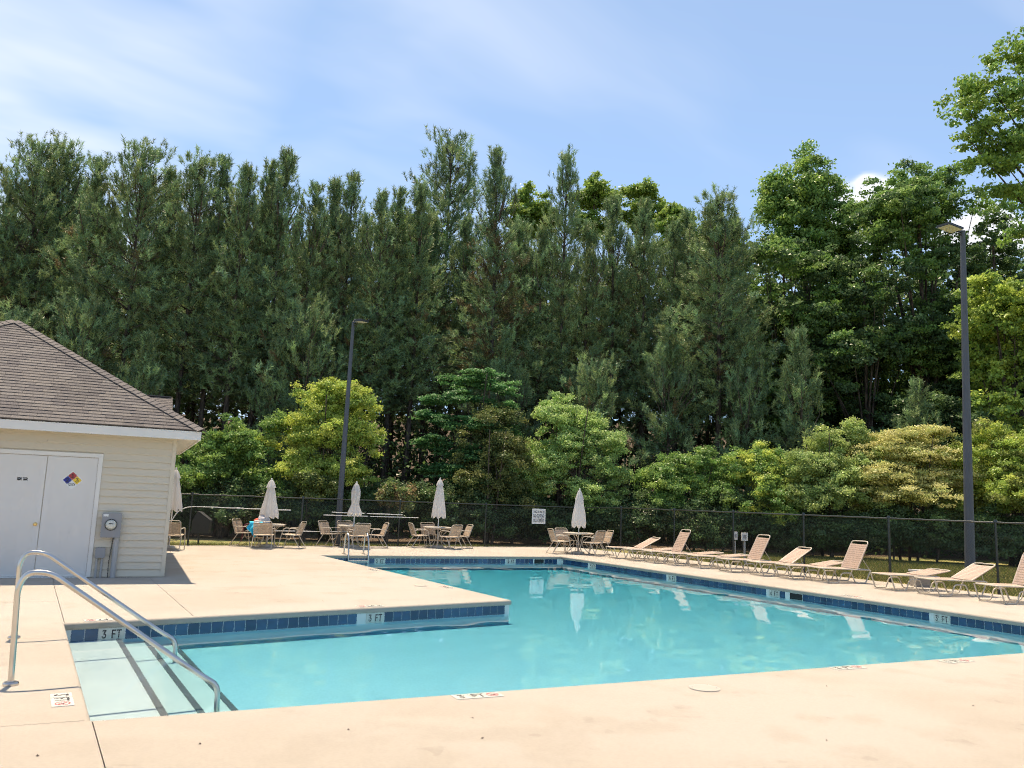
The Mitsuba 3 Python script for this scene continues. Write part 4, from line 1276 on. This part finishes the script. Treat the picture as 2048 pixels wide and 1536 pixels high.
FRONT = [
    (-24.71, 35, 15.67, 0), (-23.98, 36, 16.25, 1), (-23.22, 37, 18.84, 2), (-22.57, 38, 19.14, 3), (-19.83, 36, 17.73, 1), (-17.88, 36, 18.41, 2), (-17.29, 38, 18.07, 0), (-15.64, 37, 18.36, 3), (-14.77, 38, 18.97, 1), (-13.17, 37, 17.99, 0),
    (-12.43, 38, 18.92, 1), (-11.47, 38, 19.39, 0), (-10.23, 39, 18.15, 1), (-9.51, 40, 18.85, 0), (-8.65, 40, 19.3, 1), (-7.26, 40, 18.14, 0), (-6.44, 41, 18.93, 1), (-5.38, 41, 19.2, 0), (-4.4, 50, 26.18, 2), (-1.42, 41, 21.58, 5),
    (0.09, 43, 17.96, 1), (1.47, 42, 17.35, 0), (2.69, 42, 22.05, 4), (4.08, 43, 18.12, 1), (5.26, 43, 19.7, 0), (7.09, 43, 19.65, 1), (8.66, 43, 18.29, 0), (9.41, 43, 18.97, 1), (10.28, 40, 18.68, 3), (12.03, 42, 18.39, 0)]
FL = {2: 'tall round headed pine standing above the trees at the left, over the pool house roof', 5: 'tall pine with a dense rounded top between the pool house and the left light pole', 18: 'tall dark round headed pine rising behind all others left of the centre',
      19: 'tall pine with a browning middle and narrow top, beside the dark round headed pine', 22: 'slender pine with a bare trunk and an open spire top above its neighbours', 28: 'broad pine with spreading lower boughs at the right end of the pine row',
      11: 'pine with several upright shoots at its top, above the left light pole', 17: 'pine just left of the dark round headed one, its top lower'}
ZONES = [(-420, 'at the left edge, over the pool house roof'), (-235, 'between the pool house roof and the left light pole'), (-110, 'above the left light pole'), (30, 'left of the spire topped pine'), (400, 'right of the spire topped pine')]


def zone(x, y):
    u = 800 * x / y
    return next((t for lim, t in ZONES if u < lim), 'behind the leafy trees at the right')


for i, (x, y, h, v) in enumerate(FRONT):
    pine(PV[v], x, y, h, FL.get(i, 'front row pine ' + zone(x, y)), None if i in FL else 'front row pines ' + zone(x, y), wide=1.35 if i == 28 else 1.0 if v == 4 else 1.18)
BACK = [
    (-29.07, 40.4, 16.61, 5), (-28.44, 41.1, 17.57, 0), (-25.66, 40.2, 18.13, 1), (-24.24, 39.9, 18.09, 1), (-23.71, 41.9, 18.78, 3), (-21.15, 40.2, 16.7, 5), (-20.79, 42.9, 19.44, 0), (-19.35, 43.2, 19.42, 1), (-17.0, 42.3, 17.28, 1),
    (-15.16, 41.7, 17.11, 3), (-13.57, 41.9, 18.73, 1), (-12.42, 44.1, 18.25, 5), (-10.52, 43.0, 17.04, 2), (-8.85, 44.4, 18.57, 1), (-6.67, 43.0, 17.12, 0), (-4.77, 44.4, 18.6, 5), (-3.16, 45.2, 18.94, 0), (-1.58, 45.6, 18.26, 1),
    (-0.06, 46.4, 19.0, 3), (2.04, 45.9, 17.88, 3), (3.81, 47.0, 17.27, 2), (5.44, 45.3, 16.27, 2), (7.73, 45.9, 18.08, 2), (10.11, 46.7, 17.96, 2), (11.76, 47.9, 17.73, 2), (-31.73, 44.4, 18.16, 2),
    (-30.17, 45.4, 18.47, 0), (-27.43, 47.2, 20.33, 1), (-24.42, 45.4, 17.66, 3), (-22.12, 48.6, 18.24, 3), (-19.0, 47.2, 18.85, 2), (-15.2, 47.4, 19.58, 3), (-12.1, 48.6, 17.65, 0), (-9.65, 50.3, 19.79, 2),
    (-7.61, 51.6, 20.69, 2), (-3.42, 50.0, 18.53, 2), (0.79, 52.1, 17.75, 3), (3.08, 52.9, 17.38, 3), (7.46, 53.5, 18.6, 2), (12.48, 53.1, 17.46, 3)]
for x, y, h, v in BACK: pine(PV[v], x, y, h, 'pine deep in the wood ' + zone(x, y), 'deep pines ' + zone(x, y), wide=1.2)
YOUNG = [
    (-15.55, 33.5, 8.76), (-18.53, 33.5, 9.63), (-10.73, 36, 9.15), (-0.47, 39.5, 10.81), (4.08, 38, 8.66), (11.62, 38.5, 11.54), (18.62, 36, 8.38), (-20.83, 33.5, 9.11), (13.65, 38, 11.0), (7.7, 40, 12.29), (-9.57, 36.5, 10.5)]
for i, (x, y, h) in enumerate(YOUNG):
    lab = {6: 'young pine alone among leafy trees, left of the right light pole', 0: 'young pine with pale lit boughs right above the pool house roof'}.get(i)
    pine(PY[i % 3], x, y, h, lab or 'half height young pine ' + zone(x, y), None if lab else 'young pines ' + zone(x, y), 'young_pine')

G_MID = [(.125, .215, .060), (.145, .24, .060), (.115, .195, .056), (.165, .25, .068)]
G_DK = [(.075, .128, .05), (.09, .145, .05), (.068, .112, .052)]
G_BRT = [(.17, .25, .05), (.145, .225, .045), (.19, .26, .06)]
G_YEL = [(0.305, 0.368, 0.0747), (0.265, 0.339, 0.069), (0.345, 0.385, 0.0862), (0.218, 0.299, 0.069)]


def lob(cx, cy, cz, sx, sz, n, rmin, rmax, seed, flat=.8):
    """n lobes packed in an upright ellipsoid"""
    r = np.random.default_rng(seed)
    out = []
    while len(out) < n:
        d = r.uniform(-1, 1, 3)
        if d @ d < 1:
            k = r.uniform(rmin, rmax)
            out.append((cx + d[0] * sx, cy + d[1] * sx, cz + d[2] * sz, k, k * flat))
    return out


# leafy trees behind and right of the pines
broadleaf('tulip_tree', 'pointed bright green leafy tree against the sky, left of the white cloud', 17.0, 46, lob(17.1, 46, 18.6, 1.9, 2.9, 24, 1.2, 1.7, 1) + [(17.1, 46, 22.9, .8, .9), (17.0, 46, 21.8, 1.3, 1.1), (16.0, 46, 20.6, 1.2, 1.1), (18.2, 46, 20.7, 1.2, 1.1), (17.1, 45.5, 20.2, 1.6, 1.3)] + lob(17.2, 46, 13.5, 2.4, 4, 12, 1.2, 1.8, 3), 962, 52, 0.102, 0.072, G_MID + G_BRT[:1], 1, trunk=.25, sig=(.3, .3, .22))
broadleaf('leafy_tree', 'leafy green tree below the pointed bright crown, right of the last pine', 14.8, 43, lob(14.9, 43, 12.5, 2.2, 4.0, 20, 1.0, 1.6, 5) + lob(15, 42.6, 7, 2.4, 3.4, 12, 1.0, 1.5, 6), 873, 52, 0.096, 0.066, G_MID + G_DK, 2, trunk=.22)
broadleaf('leafy_tree', 'leafy tree with dark hollows, between the pointed crown and the big rounded one', 18.3, 41, lob(18.3, 41, 10.5, 2.6, 4.2, 22, .9, 1.5, 7) + lob(18.4, 40.5, 5, 2.6, 3, 12, .9, 1.4, 8), 873, 52, 0.096, 0.06, G_DK + G_MID[:1], 3, trunk=.22)
broadleaf('leafy_tree', 'big rounded leafy tree above the right light pole lamp', 22.0, 42, lob(22.0, 42, 17.2, 3.0, 3.2, 24, 1.1, 1.7, 9) + lob(22.3, 42, 11.5, 3.2, 4, 20, 1.1, 1.7, 10) + [(20.1, 42, 18.6, 1.2, 1.3), (23.2, 42, 19.9, 1.3, 1.1)], 1207, 52, 0.102, 0.054, G_MID + G_DK[:1], 4, trunk=.28)
broadleaf('leafy_tree', 'slim leafy sapling top below the small white cloud', 19.7, 45, lob(19.7, 45, 16.8, 1.0, 3.0, 8, .6, 1.0, 11), 229, 52, 0.096, 0.066, G_MID, 5, trunk=.14)
broadleaf('leafy_tree', 'dark leafy tree behind the upper part of the right light pole', 25.2, 41, lob(25.2, 41, 13, 2.8, 4.5, 22, 1.1, 1.7, 12) + lob(25, 40, 6, 3, 3.4, 12, 1.1, 1.6, 13), 873, 52, 0.102, 0.06, G_DK, 6, trunk=.25)
broadleaf('maple_tree', 'yellow green maple behind the middle of the right light pole', 22.4, 35.6, lob(22.6, 35.6, 10.0, 2.0, 2.4, 16, .8, 1.3, 14) + lob(23.2, 35.4, 6.6, 2.0, 2.2, 10, .8, 1.2, 15), 713, 52, 0.09, 0.066, G_YEL[:2] + G_BRT, 7, trunk=.2)
broadleaf('maple_tree', 'tall bright green tree whose branches reach in at the top right corner', 26.5, 31.5, [(a, b, c - .9, d, e) for a, b, c, d, e in [(18.4, 31, 19.3, .9, .5), (18.5, 31, 17.9, .8, .45), (19.4, 31, 20.6, 1.2, .7), (20.4, 31, 21.6, 1.3, .8), (19.7, 31, 18.6, 1.1, .6), (20.6, 31, 19.4, 1.4, .9), (20.0, 31, 16.8, .9, .45), (21.2, 31, 17.6, 1.3, .8), (22, 31, 20.8, 1.9, 1.3), (20.9, 30.8, 15.0, .7, .4), (21.6, 31, 16.0, 1.0, .6), (23, 31, 18.5, 1.9, 1.2), (22.5, 31, 22.5, 1.5, 1.0), (22.6, 31, 14.4, 1.5, .9), (23.9, 31, 13.2, 1.9, 1.2), (22.0, 31, 12.6, .9, .6), (24.3, 31, 15.8, 1.8, 1.1), (19.9, 31, 15.6, .9, .5), (20.4, 31, 14.3, .9, .55), (19.8, 31, 17.6, 1.0, .6), (18.7, 31, 17.0, .7, .4)]], 713, 48, 0.084, 0.06, G_BRT[:2] + G_MID[1:2], 8, trunk=.3, sig=(.26, .26, .12), top=(26.0, 31.3))
broadleaf('leafy_tree', 'leafy tree low behind the shrubs right of the young lone pine', 21.0, 36.5, lob(20.4, 37, 4.6, 2.6, 2.6, 14, .9, 1.4, 16), 482, 52, 0.09, 0.06, G_DK, 9, trunk=.16)
for i, (x, y, h, w) in enumerate([(0.72, 52, 23.2, 1.7), (5.3, 52, 23.9, 1.8), (8.5, 53, 24.1, 1.9), (10.3, 50, 21.3, 1.9), (-13.8, 54, 20.2, 2.0), (-5.8, 46, 18.4, 1.2), (13.0, 50, 20.6, 1.8)]):
    broadleaf('leafy_tree', ['pale leafy tree top just right of the tall browning pine', 'bright leafy tree top right of the slender spire pine', 'bright leafy tree top farther right of the slender spire pine', 'leafy tree top showing over the right pines', 'leafy tree top behind the left pines', 'bright leafy tree below the dark round headed pine', 'leafy tree top left of the pointed bright crown'][i],
              x, y, lob(x, y, h - 2.4, w * .7, 1.8, 7, .7, 1.1, 30 + i) + [(x, y, h - 1.0, .9, .8)], 241, 52, 0.102, 0.072, G_BRT, 30 + i, trunk=.2)
for i, (x, y, h, w) in enumerate([(28.0, 38, 13, 3.2), (29.5, 44, 19, 3.4), (-34, 42, 15, 3.2), (32, 33, 11, 3.2)]):
    broadleaf('leafy_tree', ['dark leafy tree at the right edge behind the maple', 'tall leafy tree at the far right edge', 'leafy tree at the far left edge of the wood', 'leafy tree beyond the right edge'][i], x, y, lob(x, y, h * .55, w * .7, h * .3, 22, 1.1, 1.8, 50 + i), 713, 52, 0.108, 0.072, G_DK + G_MID[:1], 50 + i, trunk=.25)

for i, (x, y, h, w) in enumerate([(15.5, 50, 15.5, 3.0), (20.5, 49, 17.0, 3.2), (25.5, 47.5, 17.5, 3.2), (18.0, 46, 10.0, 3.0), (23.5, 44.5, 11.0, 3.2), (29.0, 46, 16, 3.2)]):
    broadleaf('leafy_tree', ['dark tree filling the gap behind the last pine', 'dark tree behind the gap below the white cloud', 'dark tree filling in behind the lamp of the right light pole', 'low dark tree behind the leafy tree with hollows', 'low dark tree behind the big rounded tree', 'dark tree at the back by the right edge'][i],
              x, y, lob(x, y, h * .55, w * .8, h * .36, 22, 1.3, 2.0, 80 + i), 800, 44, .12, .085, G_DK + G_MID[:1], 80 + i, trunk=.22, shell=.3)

# shrubs and small trees along the outside of the fence
broadleaf('shrub', 'large yellow green shrub behind the left light pole', -7.3, 32.5, [(-7.9, 32.5, 5.1, 1.0, 1.0), (-6.1, 32.6, 5.2, .9, .9), (-7.0, 32.3, 5.6, .9, .8), (-8.9, 32.0, 3.7, .9, .7), (-7.4, 31.9, 3.9, 1.1, .9), (-6.3, 32.0, 3.7, .9, .9), (-8.2, 31.7, 2.5, 1.2, .9), (-6.6, 31.7, 2.4, 1.1, .9), (-7.3, 32.5, 4.5, 1.4, 1.2), (-5.6, 32.4, 4.0, .7, .8)], 682, 84, 0.0476, 0.0337, G_YEL, 61, 'shrub', trunk=.09, stems=3, sig=(.18, .18, .10))
broadleaf('shrub', 'mid green shrub between the pool house eave and the yellow green shrub', -11.2, 31.6, [(-11.0, 31.6, 3.7, 1.0, .9), (-12.0, 31.5, 2.9, 1.1, .9), (-10.2, 31.6, 3.2, .9, .9), (-11.2, 31.2, 2.0, 1.5, 1.1), (-9.8, 31.2, 1.9, 1.0, .9), (-9.4, 32.2, 4.3, .5, .6)], 418, 84, 0.0476, 0.0337, G_MID + G_BRT[:1], 62, 'shrub', trunk=.07, stems=3, sig=(.18, .18, .10))
broadleaf('dogwood_tree', 'small green tree with layered flat branches right of the yellow green shrub', -2.0, 35.5, [(-2.4, 35.5, 6.9, .9, .35), (-1.3, 35.5, 7.2, .8, .3), (-.6, 35.4, 6.6, .8, .35), (-3.1, 35.3, 6.0, .8, .3), (-2.0, 35.2, 6.2, .8, .4), (-.9, 35, 5.7, .9, .35), (-3.5, 35, 5.2, .7, .3), (-2.4, 35, 5.0, .9, .4), (-1.2, 34.8, 4.8, .9, .35), (-.2, 35, 4.6, .8, .35), (-3.2, 34.6, 4.0, .9, .35), (-2.0, 34.6, 3.6, 1.0, .4), (-.9, 34.6, 3.5, .9, .4), (-2.7, 34.4, 2.8, .9, .4), (-1.5, 34.4, 2.3, 1.0, .5)], 506, 84, 0.056, 0.0365, [(.075, .175, .06), (.066, .15, .055), (.095, .20, .065)], 63, trunk=.09, stems=2, sig=(.24, .24, .06), up=2.2)
broadleaf('shrub', 'dark olive shrub in front of the layered small tree', -.8, 34, [(-.8, 34, 4.6, 1.0, 1.2), (-.2, 33.9, 3.3, 1.2, 1.1), (-1.5, 33.8, 2.6, 1.2, 1.0), (-.5, 33.7, 1.6, 1.4, 1.0)], 374, 84, 0.0476, 0.0309, [(.10, .125, .04), (.125, .14, .045), (.08, .11, .038)], 64, 'shrub', trunk=.07, stems=3, sig=(.2, .2, .12))
broadleaf('shrub', 'large pale green shrub above the no diving sign and the right umbrella', 2.6, 35.6, [(2.3, 35.6, 5.9, .85, .75), (3.0, 35.6, 5.2, 1.0, .9), (2.0, 35.4, 4.8, 1.0, .9), (1.5, 35.1, 3.9, 1.0, .8), (3.9, 35.3, 4.0, 1.1, .9), (2.7, 35.3, 3.5, 1.3, 1.0), (1.1, 34.9, 2.9, 1.0, .8), (4.3, 35.1, 3.0, 1.0, .8), (2.0, 35.0, 2.2, 1.4, .9), (3.8, 34.9, 1.9, 1.2, .9), (4.0, 35.6, 4.9, .5, .6)], 792, 84, 0.0476, 0.0309, [(0.288, 0.384, 0.128), (0.243, 0.346, 0.109), (0.32, 0.41, 0.154), (0.192, 0.294, 0.096)], 65, 'shrub', trunk=.08, stems=3, sig=(.18, .18, .10))
broadleaf('shrub', 'green shrub between the pale green shrub and the long right hand hedge', 7.6, 34.6, [(7.2, 34.6, 3.1, 1.0, .8), (8.4, 34.8, 3.5, .9, .7), (6.2, 34.6, 2.6, 1.1, .9), (7.6, 34.2, 1.9, 1.4, 1.0), (9.2, 34.5, 2.6, 1.0, .9)], 418, 84, 0.0476, 0.0309, G_MID + G_YEL[3:], 66, 'shrub', trunk=.06, stems=3, sig=(.18, .18, .10))
broadleaf('shrub', 'yellow tipped shrub at the left end of the bright right hand thicket', 10.7, 34.3, [(10.2, 34.3, 3.7, .9, .7), (11.1, 34.3, 3.9, .8, .7), (10.6, 34.0, 2.8, 1.3, .9), (11.8, 34.1, 3.0, .9, .8), (10.6, 33.7, 1.8, 1.5, 1.0)], 440, 84, 0.0476, 0.0309, G_YEL[1:] + G_MID[:2], 67, 'shrub', trunk=.06, stems=3, sig=(.18, .18, .10))
broadleaf('shrub', 'olive green bushy shrub left of the golden arching one', 13.4, 33.3, [(13.0, 33.3, 4.2, 1.0, .8), (14.2, 33.4, 4.9, .75, .7), (12.4, 33.2, 3.4, 1.1, .9), (13.8, 32.9, 3.4, 1.2, .9), (13.2, 32.6, 2.4, 1.5, 1.0), (14.3, 32.6, 2.2, 1.1, .9)], 616, 84, 0.0476, 0.0309, [(0.24, 0.312, 0.102), (0.276, 0.336, 0.108), (0.192, 0.264, 0.09)], 68, 'shrub', trunk=.07, stems=3, sig=(.18, .18, .10))
broadleaf('shrub', 'golden tan arching shrub just left of the right light pole', 16.3, 32.9, [(16.0, 32.9, 4.6, 1.2, .6), (17.3, 32.9, 4.9, 1.0, .5), (15.2, 32.8, 4.1, 1.0, .6), (16.6, 32.4, 3.7, 1.5, .7), (15.4, 32.2, 3.0, 1.4, .7), (17.2, 32.1, 2.9, 1.3, .8), (16.3, 31.9, 2.2, 1.6, .8)], 836, 84, 0.0476, 0.0253, [(0.38, 0.368, 0.144), (0.333, 0.339, 0.121), (0.287, 0.322, 0.115), (0.402, 0.38, 0.161)], 69, 'shrub', trunk=.06, stems=3, sig=(.24, .24, .07), up=1.2)
broadleaf('shrub', 'yellow green dense shrub right of the right light pole', 19.6, 31.9, [(19.2, 31.9, 4.8, .9, .7), (20.4, 31.8, 4.5, 1.1, .8), (18.6, 31.8, 3.9, 1.1, .8), (19.9, 31.5, 3.5, 1.3, .9), (21.3, 31.5, 4.6, 1.0, .8), (19.0, 31.2, 2.6, 1.4, 1.0), (20.8, 31.1, 2.5, 1.4, 1.0), (22.4, 31.2, 3.8, 1.3, 1.1)], 836, 84, 0.0476, 0.0309, G_YEL[1:] + [(.16, .19, .05)], 70, 'shrub', trunk=.07, stems=3, sig=(.18, .18, .10))
# low dark undergrowth shrubs close behind the fence
rb = np.random.default_rng(21)
Z2 = [(-340, 'hidden by the pool house'), (-260, 'behind the grill'), (-195, 'behind the towel table'), (-120, 'behind the table with the pinched umbrella'), (-20, 'behind the third umbrella table'), (60, 'behind the no diving sign'), (110, 'behind the last umbrella table'),
      (215, 'behind the first loungers'), (330, 'behind the two small white posts'), (430, 'behind the nearest upright lounger'), (520, 'behind the right light pole')]


def zone2(x, y):
    u = 800 * x / y
    return next((t for lim, t in Z2 if u < lim), 'beyond the right edge')


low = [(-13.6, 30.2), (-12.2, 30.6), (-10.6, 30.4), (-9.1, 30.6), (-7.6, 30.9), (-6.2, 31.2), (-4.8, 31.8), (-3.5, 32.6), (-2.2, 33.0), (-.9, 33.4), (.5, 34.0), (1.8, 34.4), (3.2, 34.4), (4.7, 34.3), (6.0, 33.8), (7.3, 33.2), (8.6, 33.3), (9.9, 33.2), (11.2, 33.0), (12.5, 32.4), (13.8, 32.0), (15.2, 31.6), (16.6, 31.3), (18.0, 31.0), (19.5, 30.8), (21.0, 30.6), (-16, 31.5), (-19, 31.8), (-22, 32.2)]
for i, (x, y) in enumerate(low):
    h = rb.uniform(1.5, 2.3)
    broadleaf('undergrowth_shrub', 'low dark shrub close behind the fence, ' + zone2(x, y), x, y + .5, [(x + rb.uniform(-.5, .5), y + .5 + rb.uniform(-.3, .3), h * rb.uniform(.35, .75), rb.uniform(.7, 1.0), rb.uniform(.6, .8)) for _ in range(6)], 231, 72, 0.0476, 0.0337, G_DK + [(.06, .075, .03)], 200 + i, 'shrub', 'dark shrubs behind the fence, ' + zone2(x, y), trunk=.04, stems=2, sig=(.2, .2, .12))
broadleaf('shrub', 'small pale leaved shrub just over the fence right of the pinched umbrella', -4.35, 30.6, [(-4.5, 30.6, 1.75, .34, .36), (-3.85, 30.6, 1.75, .32, .36), (-4.1, 30.6, 1.45, .4, .3)], 121, 67, 0.0448, 0.0337, [(.19, .22, .09), (.15, .20, .07), (.20, .15, .07)], 95, 'shrub', trunk=.03, stems=2, sig=(.12, .12, .1))
broadleaf('shrub', 'small leafy shrub just over the fence left of the left light pole', -7.4, 30.4, [(-7.6, 30.4, 2.1, .5, .35), (-6.9, 30.4, 2.0, .45, .35), (-7.2, 30.4, 1.7, .5, .3)], 132, 67, 0.0448, 0.0337, [(.13, .16, .05), (.10, .14, .04)], 96, 'shrub', trunk=.03, stems=2, sig=(.12, .12, .1))

# the deep wood: leaves and trunks that read as one dark mass
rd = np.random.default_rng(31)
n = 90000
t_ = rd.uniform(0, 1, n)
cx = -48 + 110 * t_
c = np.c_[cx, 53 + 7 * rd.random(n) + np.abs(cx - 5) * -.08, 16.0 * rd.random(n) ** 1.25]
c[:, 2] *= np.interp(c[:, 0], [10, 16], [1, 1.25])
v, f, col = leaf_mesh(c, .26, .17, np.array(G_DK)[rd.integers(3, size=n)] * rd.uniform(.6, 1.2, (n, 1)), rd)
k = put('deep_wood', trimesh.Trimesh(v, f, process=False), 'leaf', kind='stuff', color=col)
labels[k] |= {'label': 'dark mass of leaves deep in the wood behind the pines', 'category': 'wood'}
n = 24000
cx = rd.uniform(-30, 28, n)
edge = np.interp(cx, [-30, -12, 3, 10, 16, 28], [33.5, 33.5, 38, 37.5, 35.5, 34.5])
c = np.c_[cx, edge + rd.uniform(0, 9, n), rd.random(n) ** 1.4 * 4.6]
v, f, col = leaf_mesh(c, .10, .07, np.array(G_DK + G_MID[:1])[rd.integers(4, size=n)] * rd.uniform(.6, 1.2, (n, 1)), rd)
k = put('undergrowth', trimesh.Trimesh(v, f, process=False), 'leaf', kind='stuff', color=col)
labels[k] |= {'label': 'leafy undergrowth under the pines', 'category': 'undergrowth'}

# grass beyond the fence
def grass(poly, n, h, seed, cols, label):
    r = np.random.default_rng(seed)
    x0, y0, x1, y1 = poly.bounds
    p = np.c_[r.uniform(x0, x1, n * 4), r.uniform(y0, y1, n * 4)]
    p = p[shapely.contains_xy(poly, p[:, 0], p[:, 1])][:n]
    m = meshkit.fbm(np.c_[p * .9, p[:, 0] * 0], 3, seed)
    hh = h * (.4 + 1.2 * m) * r.uniform(.6, 1.4, len(p))
    a = r.uniform(0, 6.3, len(p)); w = .009
    b = np.c_[p, np.full(len(p), -.068)]
    s = np.c_[np.cos(a), np.sin(a), a * 0] * w
    tip = b + np.c_[r.normal(size=(len(p), 2)) * .35, np.ones(len(p))] * hh[:, None]
    v = np.stack([b - s, b + s, tip], 1).reshape(-1, 3)
    cc = np.array(cols)[r.integers(len(cols), size=len(p))] * r.uniform(.7, 1.2, (len(p), 1))
    k = put('grass', trimesh.Trimesh(v, np.arange(len(v)).reshape(-1, 3), process=False), 'leaf', kind='stuff', color=np.repeat(cc, 3, 0))
    labels[k] |= {'label': label, 'category': 'grass'}


GC = [(.15, .18, .045), (.20, .19, .065), (.25, .21, .09), (.11, .155, .04)]
grass(Polygon([(4.6, 30.4), (17.6, 10.2), (24, 13), (20, 29), (14, 33), (8, 34), (5, 32.5)]), 90000, .10, 71, GC, 'rough green and straw grass beyond the right hand fence')
grass(Polygon([(-19.6, 20.3), (2.7, 33.15), (2.4, 33.9), (-19.9, 21.6)]), 24000, .09, 72, GC, 'thin dry grass strip along the back fence')
